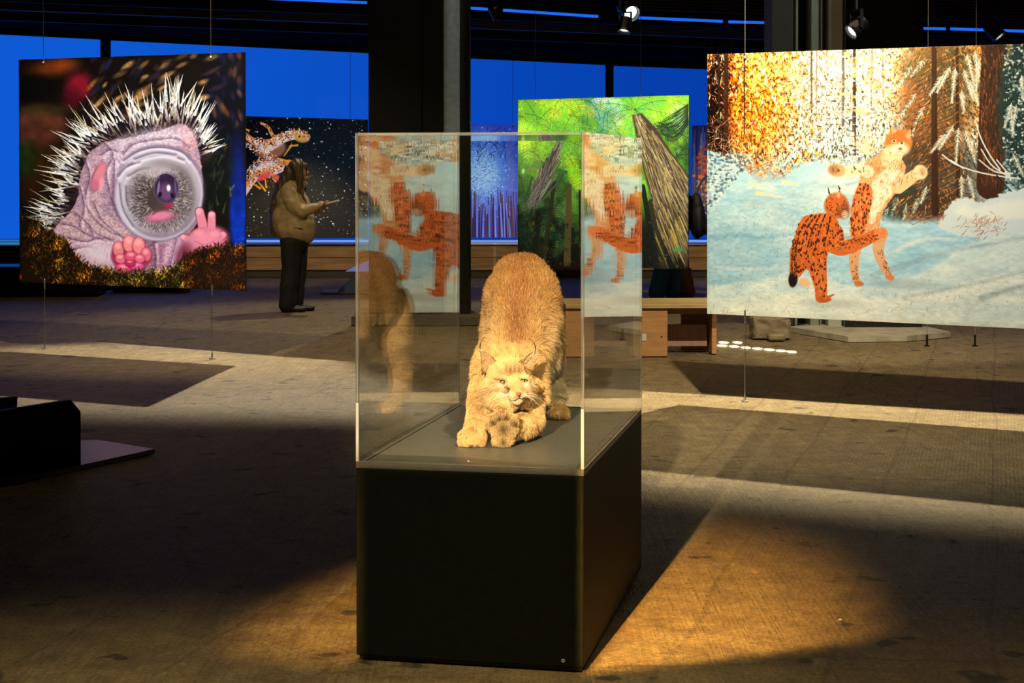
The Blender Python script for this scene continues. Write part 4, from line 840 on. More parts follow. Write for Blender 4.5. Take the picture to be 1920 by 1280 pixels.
panel('hanging_print', 'wide hanging print of two spotted lynxes playing in a snowy sunlit forest', LYN, paint_lynxes(), 'lynx_photo', [(.105, True), (.895, True)])
panel('hanging_print', 'hanging print of bright green tree ferns and fibrous trunks seen from below', FER, paint_ferns(), 'fern_photo', [(.11, False), (.73, True)])
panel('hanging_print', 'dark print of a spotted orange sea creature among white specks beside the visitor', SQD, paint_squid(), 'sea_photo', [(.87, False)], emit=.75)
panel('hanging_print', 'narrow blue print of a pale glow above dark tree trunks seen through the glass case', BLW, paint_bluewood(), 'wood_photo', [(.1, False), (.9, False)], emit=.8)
AUT = [at(1298, 441, 24.1), at(1298, 235, 24.1), at(1420, 235, 24.1), at(1420, 441, 24.1)]
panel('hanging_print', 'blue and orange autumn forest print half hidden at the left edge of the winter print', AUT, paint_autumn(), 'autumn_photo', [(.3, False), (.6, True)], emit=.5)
# two wires of a print that stands hidden behind the winter print
for px, lab in ((1738, 'left of two thin steel wires rising behind the winter print'), (1828, 'right of two thin steel wires rising behind the winter print')):
    p = fl(px, 648); o = obj('steel_wire', tube(bmesh.new(), [(0, 0, 0), (0, 0, 6.9)], .003, 5), STEEL, loc=p); tag(o, lab, 'wire', 'pair of steel wires behind the winter print'); obj('floor_anchor', lathe(bmesh.new(), [(.025, -.006), (.025, .004), (.01, .006), (.01, .09), (.004, .1)], 10), BLACKG, o)
# ---------------------------------------------------------------- pillars
GREY = noisy('grey_render', (.16, .19, .19), (.21, .24, .24), 20, .8, .1)
PALE = noisy('pale_steel', (.34, .38, .34), (.42, .46, .42), 3, .5, .05); PALE2 = noisy('green_steel', (.16, .20, .16), (.22, .26, .2), 3, .5, .05)
RUST = noisy('rusty_steel', (.05, .028, .012), (.08, .045, .02), 6, .7, .1)
def xs(p0, p1, Y): return at(p0, 300, Y).x, at(p1, 300, Y).x
t = thing('dark_pillar', 'wide black clad pillar with a grey strip behind the glass case', 'pillar', (at(784, 300, 17.6).x, 17.6, 0)); L = t.location
def pil(name, p0, p1, y0, y1, m, z0=0., z1=6.2, Y=17.4): a, b = xs(p0, p1, Y); return obj(name, box(a-L.x, y0, z0, b-L.x, y1, z1, bev=.004), m, t)
pil('cladding', 688, 789, 0, .55, BLACK); pil('cladding', 790, 829, .02, .5, BLACK); pil('steel_web', 829.5, 861, .06, .5, GREY); pil('flange', 861.5, 880, .0, .45, BLACK)
pil('base_slab', 660, 905, -.3, .8, noisy('stone_slab', (.08, .07, .055), (.13, .115, .09), 5, .8, .3), 0, .09)
for k, z in enumerate((2.86, 2.9)): pass
t = thing('steel_pillar', 'pale steel columns with a black casing standing on a stone slab', 'pillar', (at(1600, 300, 16.6).x, 16.6, 0)); L = t.location
def pil2(name, p0, p1, y0, y1, m, z0=.04, z1=6.2, Y=16.4): a, b = xs(p0, p1, Y); return obj(name, box(a-L.x, y0, z0, b-L.x, y1, z1, bev=.004), m, t)
pil2('side_casing', 1461, 1506, .3, .8, noisy('side_grey', (.02, .019, .020), (.028, .027, .028), 5)); pil2('edge_strip', 1506.5, 1511, .26, .34, PALE2); pil2('dark_gap', 1512, 1533, .5, .9, BLACK)
pil2('steel_column', 1534, 1551, .2, .8, PALE2); pil2('flange', 1551.5, 1554, .16, .3, PALE2); pil2('web', 1554.5, 1565, .3, .8, RUST); pil2('steel_column', 1565.5, 1592, .12, .8, PALE)
pil2('casing', 1593, 1740, .0, .9, noisy('casing_grey', (.006, .007, .009), (.01, .011, .014), 4, .35, .05), z1=6.2)
# slab under it, irregular stone edge
STO = noisy('slab_stone', (.30, .28, .22), (.46, .43, .35), 6, .7, .4)
p = [fl(1478, 622), fl(1590, 641), fl(1700, 640), fl(1782, 632), fl(1740, 622), fl(1560, 612)]
o = obj('base_slab', prism(bmesh.new(), [Vector((q.x-L.x, q.y-L.y, .0)) for q in p], (0, 0, .05)), STO, t)
sb = thing('stone_block', 'rough grey stone block on the floor left of the steel columns', 'stone', fl(1444, 634)); rk = random.Random(5); bm = box(-.17, -.12, 0, .17, .15, .2, bev=.02); bmesh.ops.subdivide_edges(bm, edges=bm.edges[:], cuts=3, use_grid_fill=True)
for v in bm.verts: v.co += Vector((rk.uniform(-.008, .008), rk.uniform(-.008, .008), rk.uniform(-.008, .004)*(v.co.z > .01)))
obj('block', bm, noisy('rough_stone', (.16, .13, .08), (.24, .2, .14), 12, .9, .5), sb, smooth=False)
bm = box(-.05, -.26, 0, .1, -.14, .06, bev=.015); obj('chip', bm, bpy.data.materials['rough_stone'], sb)
# rows of glowing discs standing in for light spots cast on the floor
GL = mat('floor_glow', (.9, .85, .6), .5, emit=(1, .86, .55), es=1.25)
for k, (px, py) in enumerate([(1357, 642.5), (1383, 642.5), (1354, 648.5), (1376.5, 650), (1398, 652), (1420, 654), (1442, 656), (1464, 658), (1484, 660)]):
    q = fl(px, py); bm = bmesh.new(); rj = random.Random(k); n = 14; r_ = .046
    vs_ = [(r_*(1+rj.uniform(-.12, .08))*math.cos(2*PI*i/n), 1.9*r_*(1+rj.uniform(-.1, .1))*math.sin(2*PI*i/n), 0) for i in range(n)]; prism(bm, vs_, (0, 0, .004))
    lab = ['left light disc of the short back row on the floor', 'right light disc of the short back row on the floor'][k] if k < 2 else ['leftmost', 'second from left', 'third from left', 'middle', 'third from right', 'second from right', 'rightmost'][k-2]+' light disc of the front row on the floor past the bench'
    tag(obj('light_spot', bm, GL, loc=(q.x, q.y, .001)), lab, 'light spot', 'glowing discs standing in for light spots on the floor')

# ---------------------------------------------------------------- plywood bench
def bench():
    R_ = fl(1338, 661); y0 = 14.5
    # seat seen from its front right corner; runs back to the left
    t = thing('plywood_bench', 'low plywood bench with two panel legs beside the glass case', 'bench', (1.06, 14.55, 0), .03); hh = .40
    # box legs: left pair and right pair of boards, low crosspieces
    obj('seat', box(-.62, -.06, hh, .66, .62, hh+.035, bev=.004), PLYT, t)
    obj('side_panel', box(-.06, -.03, 0, .225, .02, hh, bev=.003), PLY, t)
    obj('side_panel', box(.40, .46, 0, .66, .5, hh, bev=.003), PLY, t); obj('side_panel', box(.62, .16, 0, .66, .46, hh, bev=.003), PLY, t)
    obj('side_panel', box(-.62, -.03, 0, -.38, .02, hh, bev=.003), PLY, t); obj('side_panel', box(-.62, .02, 0, -.58, .3, hh, bev=.003), PLY, t)
    obj('top_rail', box(.18, .3, hh-.075, .6, .33, hh, bev=.003), PLYE, t); obj('bottom_rail', box(.18, .3, .05, .6, .33, .235, bev=.003), PLYE, t)
    obj('rear_rail', box(-.55, .3, .05, .1, .33, .235, bev=.003), PLYE, t)
    sk = obj('wall_socket', box(-.0, -.036, .13, .05, -.03, .19, bev=.002), mat('socket_grey', (.6, .6, .58), .4), t)
    obj('bolt', lathe(bmesh.new(), [(.008, 0), (.008, .004), (.004, .006)], 8, Matrix.Translation((.175, -.03, .165))@Matrix.Rotation(PI/2, 4, 'X')), DARKM, t)
bench()
# ---------------------------------------------------------------- low dark displays
def low_display():
    # tilted graphic desk at the left edge, on a thin floor plate
    t = thing('display_desk', 'low black display desk with a tilted top on a floor plate at the left', 'display', (-2.5, 9.2, 0)); L = t.location
    DSK = noisy('desk_paint', (.010, .013, .013), (.014, .018, .018), 20, .45, .03)
    def v(px, py, z): q = fl(px, py, z); return Vector((q.x-L.x, q.y-L.y, z))
    pl = [v(-90, 908, .02), v(30, 900, .02), v(290, 843, .02), v(185, 826, .02), v(-200, 830, .02)]
    obj('floor_plate', prism(bmesh.new(), [Vector((q.x, q.y, 0)) for q in pl], (0, 0, .025)), mat('plate_metal', (.05, .05, .05), .35, .5), t)
    # wedge body: side profile extruded
    A, Bp = Vector((-.55, -.28, 0)), Vector((.245, -.02, 0)); u = (Bp-A).normalized(); wv = Vector((-u.y, u.x, 0))
    def pt(a, b, z): return A+u*a+wv*b+Vector((0, 0, z))
    Lh = (Bp-A).length; side = [pt(0, 0, .025), pt(Lh, 0, .025), pt(Lh, 0, .3), pt(Lh-.05, 0, .365), pt(0, 0, .27)]
    obj('front_board', prism(bmesh.new(), side, wv*.04), DSK, t)
    obj('body', prism(bmesh.new(), [pt(0, .05, .025), pt(Lh-.1, .05, .025), pt(Lh-.1, .05, .25), pt(0, .05, .22)], wv*.4), DSK, t)
    obj('tilted_top', prism(bmesh.new(), [pt(-.2, .06, .25), pt(Lh-.32, .06, .275), pt(Lh-.30, .42, .325), pt(-.2, .42, .31)], (0, 0, .015)), mat('gloss_top', (.01, .012, .016), .12), t)
low_display()
def plain_box(name, lab, cat, px0, px1, py, depth, h, m, legs=True):
    a, b = fl(px0, py), fl(px1, py); t = thing(name, lab, cat, ((a.x+b.x)/2, a.y, 0)); w_ = (b.x-a.x)/2
    obj('body', box(-w_, 0, .03, w_, depth, h-.02, bev=.006), m, t); obj('plinth_base', box(-w_+.04, .04, 0, w_-.04, depth-.04, .03), DARKM, t); obj('top', box(-w_-.01, -.01, h-.02, w_+.01, depth+.01, h, bev=.003), BLACKG, t)
    return t
plain_box('low_plinth', 'long black low plinth on the floor under the left of the hedgehog print', 'plinth', -120, 183, 556, .6, .36, BLACK)
plain_box('low_plinth', 'thin dark low plinth on the floor under the middle of the hedgehog print', 'plinth', 204, 350, 549, .5, .1, BLACK)
t = plain_box('screen_table', 'dark table with a pale blue glowing screen at the far left edge', 'table', -160, 60, 530, .5, .5, BLACK); obj('screen', box(-.8, -.02, .505, .8, .3, .56, bev=.004), mat('screen_blue', (.1, .2, .4), .3, emit=(.04, .3, .65), es=.35), t)
obj('screen_strip', box(-.7, -.03, .522, .75, -.02, .53), mat('screen_strip', (.1, .2, .4), .3, emit=(.12, .5, .6), es=.5), t)
# blue-lit wedge on the floor behind the case's left edge
p = thing('wedge_stand', 'small blue lit wedge on a floor plate right of the standing visitor', 'stand', fl(650, 550)); 
obj('floor_plate', box(-.32, -.08, 0, .6, .5, .02, bev=.004), mat('blue_plate', (.08, .14, .25), .4), p)
obj('wedge', prism(bmesh.new(), [(-.12, 0, .02), (.5, 0, .02), (.5, 0, .42), (.28, 0, .40)], (0, .3, 0)), mat('wedge_blue', (.1, .16, .32), .4), p)
obj('graphic', prism(bmesh.new(), [(-.02, -.01, .27), (.4, -.01, .27), (.4, -.01, .45), (.15, -.01, .36)], (0, .012, 0)), mat('graphic_blue', (.3, .4, .8), .4, emit=(.15, .3, .9), es=.35), p)

# ---------------------------------------------------------------- plinth and acrylic cover of the taxidermy lynx
AN = .203; FLc = Vector((-.504, 5.659, 0)); VW, VD, VH, VT = .745, 1.406, .638, 1.697
uW = Vector((math.cos(AN), -math.sin(AN), 0)); uD = Vector((math.sin(AN), math.cos(AN), 0)); VC = FLc+uW*VW/2+uD*VD/2
def vloc(p): q = Vector(p)-VC; return Vector((q.dot(uW), q.dot(uD), q.z))
pl = thing('display_plinth', 'black wooden plinth carrying the clear case with the lynx', 'plinth', VC, -AN); hw, hd = VW/2, VD/2
obj('body', box(-hw+.001, -hd+.001, .012, hw-.001, hd-.001, VH-.02, bev=.003), BLACK, pl)
obj('foot', box(-hw+.01, -hd+.01, 0, hw-.01, hd-.01, .012), DARKM, pl)
TOP = noisy('deck_paint', (.085, .083, .070), (.10, .098, .083), 40, .42, .03)
obj('deck', box(-hw+.03, -hd+.03, VH-.02, hw-.03, hd-.03, VH, bev=.002), TOP, pl); 
rim = bmesh.new()
for a in ((-hw+.001, -hd+.001, hw-.001, -hd+.026), (-hw+.001, hd-.026, hw-.001, hd-.001), (-hw+.001, -hd+.026, -hw+.026, hd-.026), (hw-.026, -hd+.026, hw-.001, hd-.026)): bx(rim, a[0], a[1], VH-.02, a[2], a[3], VH)
obj('rim', rim, TOP, pl)
obj('screw', lathe(bmesh.new(), [(.0062, 0), (.0062, .002), (.0035, .003), (.002, .001)], 16, Matrix.Translation((hw-.066, -hd+.001, .032))@Matrix.Rotation(PI/2, 4, 'X')), mat('screw_steel', (.45, .45, .45), .4, .4), pl)
def acrylic():
    m = bpy.data.materials.new('clear_acrylic'); m.use_nodes = True; t = NT(m); t.t.nodes.remove(t.b); out = t.t.nodes['Material Output']
    tr = t.n('BsdfTransparent'); tr.inputs[0].default_value = (.985, .99, .985, 1); gl = t.n('BsdfGlossy'); gl.inputs['Roughness'].default_value = .0; gl.inputs[0].default_value = (1, 1, 1, 1)
    lw = t.n('LayerWeight'); lw.inputs[0].default_value = .5
    f = t.math('MULTIPLY_ADD', t.math('POWER', lw.outputs['Facing'], 5.), .96, .042); mx = t.n('MixShader'); t.l(f, mx.inputs[0]); t.l(tr.outputs[0], mx.inputs[1]); t.l(gl.outputs[0], mx.inputs[2]); t.l(mx.outputs[0], out.inputs[0])
    # cast acrylic is never quite flat
    tc = t.n('TexCoord'); mp = t.n('Mapping'); mp.inputs['Scale'].default_value = (9, 9, 3.0); t.l(tc.outputs['Object'], mp.inputs[0]); n1 = t.n('TexNoise', i_Scale=1., i_Detail=2.); t.l(mp.outputs[0], n1.inputs['Vector'])
    mp2 = t.n('Mapping'); mp2.inputs['Scale'].default_value = (70, 70, 1.5); t.l(tc.outputs['Object'], mp2.inputs[0]); n2 = t.n('TexNoise', i_Scale=1., i_Detail=2.); t.l(mp2.outputs[0], n2.inputs['Vector'])
    h = t.math('ADD', n1.outputs[0], t.math('MULTIPLY', n2.outputs[0], .022)); t.l(t.bump(h, 1., .00028), gl.inputs['Normal'])
    return m
AC = acrylic()
EDG = mat('acrylic_edge', (.93, .97, .96), .04); EDG.node_tree.nodes['Principled BSDF'].inputs['Transmission Weight'].default_value = .93
def saw_edge():
    m = mat('acrylic_edge_sawn', (.8, .82, .8), .3); t = NT(m); tc = t.n('TexCoord'); wv = t.n('TexWave', wave_type='BANDS', bands_direction='DIAGONAL'); wv.inputs['Scale'].default_value = 120; wv.inputs['Distortion'].default_value = 1.5; t.l(tc.outputs['Object'], wv.inputs['Vector'])
    t.l(t.ramp(wv.outputs['Fac'], [(.3, (.25, .25, .24)), (.7, (.95, .95, .92))]), t.b.inputs['Base Color']); t.l(t.bump(wv.outputs['Fac'], .5, .002), t.b.inputs['Normal']); t.b.inputs['Transmission Weight'].default_value = .3; return m
SAW = saw_edge()
cs = thing('acrylic_case', 'tall clear acrylic case over the stuffed lynx', 'display case', VC+Vector((0, 0, VH)), -AN); ht = VT-VH; T = .010
obj('pane', box(-hw+T, -hd, 0, hw-T, -hd+T, ht-T), AC, cs); obj('pane', box(-hw+T, hd-T, 0, hw-T, hd, ht-T), AC, cs)
obj('pane', box(-hw, -hd+T, 0, -hw+T, hd-T, ht-T), AC, cs); obj('pane', box(hw-T, -hd+T, 0, hw, hd-T, ht-T), AC, cs); obj('top_pane', box(-hw+T, -hd+T, ht-T, hw-T, hd-T, ht), AC, cs)
for sx in (-1, 1):
    for sy in (-1, 1):
        x0, x1 = sorted((sx*hw, sx*(hw-T))); y0, y1 = sorted((sy*hd, sy*(hd-T)))
        e = obj('corner_edge', box(x0, y0, .19 if sy < 0 else 0, x1, y1, ht, bev=.001), EDG, cs); e.active_material = EDG
        if sy < 0: obj('corner_edge', box(x0, y0, 0, x1, y1, .19, bev=.001), SAW, cs)['label'] = 'sawn whitish lower edge'
te = bmesh.new()
bx(te, -hw+T, -hd, ht-T, hw-T, -hd+T, ht, bev=.001); obj('top_edge', te, EDG, cs); obj('top_edge', box(-hw+T, hd-T, ht-T, hw-T, hd, ht), AC, cs)
obj('top_edge', box(-hw, -hd+T, ht-T, -hw+T, hd-T, ht), AC, cs); obj('top_edge', box(hw-T, -hd+T, ht-T, hw, hd-T, ht), AC, cs)
for a in ((-hw+T, -hd-.001, hw-T, -hd+.001), (hw-.001, -hd+T, hw+.001, hd-T)): obj('bottom_edge', box(a[0], a[1], .0, a[2], a[3], .0025), EDG, cs)
obj('screw', lathe(bmesh.new(), [(.004, 0), (.0045, .003), (.002, .004)], 12, Matrix.Translation((-.0, -hd, .012))@Matrix.Rotation(PI/2, 4, 'X')), STEEL, cs)
obj('screw', lathe(bmesh.new(), [(.004, 0), (.0045, .003), (.002, .004)], 12, Matrix.Translation((hw, -.1, .012))@Matrix.Rotation(PI/2, 4, 'Y')), STEEL, cs)
# ---------------------------------------------------------------- organic bodies: overlapping tapered forms fused into one skin
class Form:
    def __init__(s): s.bm = bmesh.new()
    def ell(s, p, r, rot=None, sub=3):
        if not hasattr(r, '__len__'): r = (r, r, r)
        q = bmesh.ops.create_icosphere(s.bm, subdivisions=sub, radius=1); M = Matrix.Translation(Vector(p))@(rot.to_4x4() if rot else Matrix())@Matrix.Diagonal((*r, 1))
        for v in q['verts']: v.co = M @ v.co
        return s
    def cap(s, p0, r0, p1, r1, seg=16):
        p0, p1 = Vector(p0), Vector(p1); d = p1-p0; L = d.length; d.normalize(); u = d.orthogonal().normalized(); v = d.cross(u); prof = []
        for k in range(1, 6): a = PI/2*k/5; prof.append((-r0*math.cos(a), r0*math.sin(a)))
        n = 4
        for k in range(1, n): prof.append((L*k/n, r0+(r1-r0)*k/n))
        for k in range(5): a = PI/2*k/5; prof.append((L+r1*math.sin(a), r1*math.cos(a)))
        rings = [[s.bm.verts.new(p0+d*z+u*(r*math.cos(2*PI*i/seg))+v*(r*math.sin(2*PI*i/seg))) for i in range(seg)] for z, r in prof]
        for a, b in zip(rings, rings[1:]):
            for i in range(seg): s.bm.faces.new((a[i], a[(i+1) % seg], b[(i+1) % seg], b[i]))
        s.bm.faces.new(rings[0][::-1]); s.bm.faces.new(rings[-1]); return s
    def chain(s, pts):
        for (p0, r0), (p1, r1) in zip(pts, pts[1:]): s.cap(p0, r0, p1, r1)
        return s
    def build(s, name, m, parent, voxel, smooth=6, fac=.6, disp=None, zmin=-9.):
        me = bpy.data.meshes.new(name); s.bm.to_mesh(me); s.bm.free(); o = bpy.data.objects.new(name, me); C.objects.link(o)
        r = o.modifiers.new('r', 'REMESH'); r.mode = 'VOXEL'; r.voxel_size = voxel
        q = o.modifiers.new('s', 'SMOOTH'); q.factor = fac; q.iterations = smooth
        dg = bpy.context.evaluated_depsgraph_get(); me2 = bpy.data.meshes.new_from_object(o.evaluated_get(dg)); o.modifiers.clear(); o.data = me2; bpy.data.meshes.remove(me); me2.name = name
        if disp:
            n = len(me2.vertices); co = np.empty(n*3); no = np.empty(n*3); me2.vertices.foreach_get('co', co); me2.vertices.foreach_get('normal', no); co = co.reshape(-1, 3); no = no.reshape(-1, 3)
            co += no*np.array([disp(Vector(p)) for p in co])[:, None]; co[:, 2] = np.maximum(co[:, 2], zmin); me2.vertices.foreach_set('co', co.ravel()); me2.update()
        me2.materials.clear()
        if m is not None: me2.materials.append(m)
        me2.polygons.foreach_set('use_smooth', [True]*len(me2.polygons))
        o.parent = parent
        return o

# ---------------------------------------------------------------- stuffed lynx stretching in the case
ZT = VH
def P(px, py, Y): return at(px, py, Y)
lynx = thing('stuffed_lynx', 'stuffed lynx stretching in the clear case with rump high and paw raised', 'lynx', (fl(960, 800, ZT).x, 6.35, ZT)); LO = Vector(lynx.location)
f = Form(); q = lambda px, py, Y: P(px, py, Y)-LO
# trunk from rump to chest
f.ell(q(978, 532, 6.74), (.112, .13, .112)).ell(q(980, 570, 6.62), (.121, .14, .118)).ell(q(980, 615, 6.50), (.127, .14, .115)).ell(q(972, 655, 6.38), (.122, .13, .105)).ell(q(962, 690, 6.27), (.115, .11, .095))
f.ell(q(979, 548, 6.68), (.122, .12, .112)).ell(q(981, 592, 6.56), (.128, .12, .118)).ell(q(976, 635, 6.44), (.128, .12, .112)).ell(q(938, 672, 6.30), (.085, .10, .09)).ell(q(930, 700, 6.26), (.06, .08, .08)).ell(q(1012, 600, 6.58), (.075, .12, .12)).ell(q(1008, 560, 6.68), (.080, .11, .12)).ell(q(948, 565, 6.70), (.08, .11, .12)).ell(q(1016, 665, 6.50), (.06, .12, .10))
f.ell(q(912, 706, 6.21), (.052, .06, .07)).ell(q(918, 690, 6.25), (.06, .07, .07))
f.ell(q(1000, 640, 6.48), (.085, .13, .12)).ell(q(1002, 690, 6.40), (.062, .10, .085))
f.ell(q(957, 690, 6.20), (.085, .09, .08))
# hind legs, long hocks flat under the raised rump
f.chain([(q(1010, 575, 6.76), .075), (q(1026, 640, 6.70), .062), (q(1032, 700, 6.78), .038), (q(1042, 745, 6.74), .028), (q(1046, 768, 6.68), .027)])
f.ell(q(1048, 775, 6.64), (.037, .056, .024)).ell(q(1036, 777, 6.60), (.015, .03, .018)).ell(q(1047, 778, 6.585), (.015, .03, .019)).ell(q(1059, 777, 6.595), (.015, .03, .018))
f.chain([(q(945, 575, 6.80), .075), (q(930, 645, 6.76), .058), (q(932, 690, 6.84), .036), (q(928, 738, 6.80), .027), (q(926, 760, 6.74), .027)])
f.ell(q(925, 768, 6.70), (.037, .056, .024))
f.chain([(q(978, 505, 6.86), .03), (q(978, 540, 6.92), .026), (q(976, 575, 6.93), .022)])   # stub of a tail
# near forelegs
f.chain([(q(922, 690, 6.24), .058), (q(905, 730, 6.17), .048), (q(896, 775, 6.09), .038), (q(890, 806, 6.03), .034)])
f.ell(q(885, 819, 5.985), (.048, .058, .032))
for dx in (-17, -6, 6, 17): f.ell(q(884+dx*1.05, 826+abs(dx)*.12, 5.945+abs(dx)*.0012), (.0145, .028, .018))
f.chain([(q(992, 695, 6.25), .055), (q(999, 745, 6.20), .046), (q(996, 788, 6.15), .042), (q(972, 800, 6.04), .040), (q(955, 805, 5.98), .036)])
f.ell(q(944, 800, 5.945), (.050, .027, .056)).ell(q(943, 826, 5.95), (.040, .03, .024))
for dx, dy in ((-20, -14), (-7, -25), (8, -25), (21, -12)): f.ell(q(943+dx, 800+dy, 5.925), (.0145, .022, .019))
# neck and head
f.ell(q(948, 704, 6.13), (.083, .08, .066)).ell(q(950, 700, 6.08), (.068, .065, .052)).ell(q(952, 690, 6.06), (.05, .06, .036))
f.ell(q(925, 728, 6.07), (.046, .045, .044)).ell(q(985, 726, 6.05), (.034, .045, .042)).ell(q(935, 748, 6.05), (.045, .045, .03)).ell(q(955, 755, 6.04), (.04, .045, .022))
f.chain([(q(964, 712, 6.03), .028), (q(970, 730, 5.985), .0195)]).ell(q(963, 741, 5.985), (.022, .026, .017)).ell(q(980, 739, 5.985), (.018, .026, .016)).ell(q(969, 751, 5.99), (.023, .026, .011)).ell(q(972, 735, 5.965), (.0125, .016, .012))
def lump(p): return .0035*mn.noise(p*26)+.002*mn.noise(p*60)
skin = Form; body = f.build('body', None, lynx, .0055, 8, .6, lump, .001)
# --- pelt colour as a function of the place on the animal (seen in the photo's own layout)
def project(co):
    v = co-np.array([0, 0, H]); c_, s_ = math.cos(PITCH), math.sin(PITCH); yy = v[:, 1]*c_-v[:, 2]*s_; zz = v[:, 1]*s_+v[:, 2]*c_
    return 960+F*v[:, 0]/yy, PY-F*zz/yy
def sm(x, a, b): t_ = np.clip((x-a)/(b-a), 0, 1); return t_*t_*(3-2*t_)
def pelt(co):
    x, y = project(co); Yd = co[:, 1]; Z = co[:, 2]; n = len(co)
    back = np.array([.50, .235, .065]); mid = np.array([.62, .37, .145]); cream = np.array([.80, .60, .33]); grey = np.array([.50, .38, .22])
    c = np.tile(mid, (n, 1))*1.
    mx = lambda w, col: c.__setitem__(slice(None), c*(1-w[:, None])+np.array(col)*w[:, None])
    mx(1-sm(y, 540, 650), (.39, .195, .058)); w_ = np.exp(-((x-972-(y-600)*-.05)/26)**2)*(1-sm(y, 640, 670)); mx(w_*.8, (.31, .115, .028))  # red-brown back; dimmer light on the rump is put in too
    mx(np.exp(-((x-966)/16)**2-((y-600)/38)**2)*.7, (.27, .10, .03))
    mx(sm(x, 1005, 1030)*sm(y, 560, 640)*.8, (.66, .47, .25)); mx((1-sm(x, 920, 940))*sm(y, 540, 600)*.6, (.60, .42, .20)); mx(sm(x, 985, 1010)*sm(y, 650, 690)*(Yd > 6.25)*.9, (.80, .70, .50))
    mx((sm(y, 640, 660))*(Yd < 6.3), (.78, .50, .20))
    mx(sm(y, 745, 770), (.80, .52, .22)); mx(sm(y, 745, 765)*(Yd > 6.45), (.82, .56, .26))
    head = (Yd < 6.12)*(y < 765)*(x > 905)*(x < 1003)
    mx(head*1., (.78, .52, .24)); sp_n = np.array([mn.noise(Vector(p)*55) for p in co]); mx(np.clip(sp_n*3-.6, 0, .35), (.34, .19, .07))
    g = lambda px, py, rx, ry: np.exp(-((x-px)/rx)**2-((y-py)/ry)**2)*head
    mx(g(956, 700, 12, 10)*.55, (.62, .34, .12)); mx(g(932, 693, 9, 5)*.4, (.60, .34, .13))
    for px in (950, 957, 964, 971): mx(g(px, 694, 1.8, 8)*.8, (.30, .14, .05))
    mx(g(942, 722, 11, 4), (.93, .84, .64)); mx(g(986, 721, 9, 4), (.93, .84, .64)); mx(g(948, 706, 5, 4)*.8, (.92, .8, .56)); mx(g(981, 705, 6, 4)*.8, (.92, .8, .56))
    mx(g(968, 726, 7, 12)*.8, (.78, .44, .17)); mx(g(955, 741, 11, 7)*.9, (.90, .78, .55)); mx(g(983, 740, 7, 7)*.9, (.88, .75, .52)); mx(g(968, 755, 13, 5), (.92, .80, .56))
    for px, py, rx, ry in [(934, 712, 8, 1.6), (925, 719, 6, 1.4), (925, 737, 12, 1.3), (930, 731, 10, 1.2), (991, 719, 1.6, 6), (993, 730, 2, 6), (950, 738, 7, .9), (950, 742, 7, .9)]: mx(g(px, py, rx*1.1, ry*1.3)*.9, (.14, .07, .03))
    mx(np.exp(-((x-912)/8)**2-((y-735)/26)**2)*.6*(Yd < 6.2), (.52, .42, .20))
    # bars on the forelegs, darker pads side of the raised paw
    for py in (772, 784, 796): mx(np.exp(-((y-py-(x-890)*.1)/2.2)**2)*(x < 915)*(y > 750)*.35, (.55, .30, .11))
    mx(np.exp(-((x-944)/26)**2-((y-805)/30)**2)*(Yd < 5.975)*.9, (.42, .27, .12))
    for px, py, rr_ in ((924, 790, 6), (936, 779, 6), (950, 779, 6), (964, 791, 6), (943, 803, 11), (943, 828, 8)): mx(np.exp(-((x-px)/rr_)**2-((y-py)/rr_)**2)*(Yd < 5.97), (.13, .075, .035))
    return np.clip(c, 0, 1)
me = body.data; n = len(me.vertices); co = np.empty(n*3); me.vertices.foreach_get('co', co); co = co.reshape(-1, 3)+np.array(LO)
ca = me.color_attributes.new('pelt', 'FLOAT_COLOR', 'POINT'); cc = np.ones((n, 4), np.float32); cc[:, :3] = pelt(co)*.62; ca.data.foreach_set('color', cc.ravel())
SK = mat('pelt_skin', rough=.8, spec=.15); t = NT(SK); at_ = t.n('Attribute'); at_.attribute_name = 'pelt'; t.l(at_.outputs['Color'], t.b.inputs['Base Color']); me.materials.append(SK)
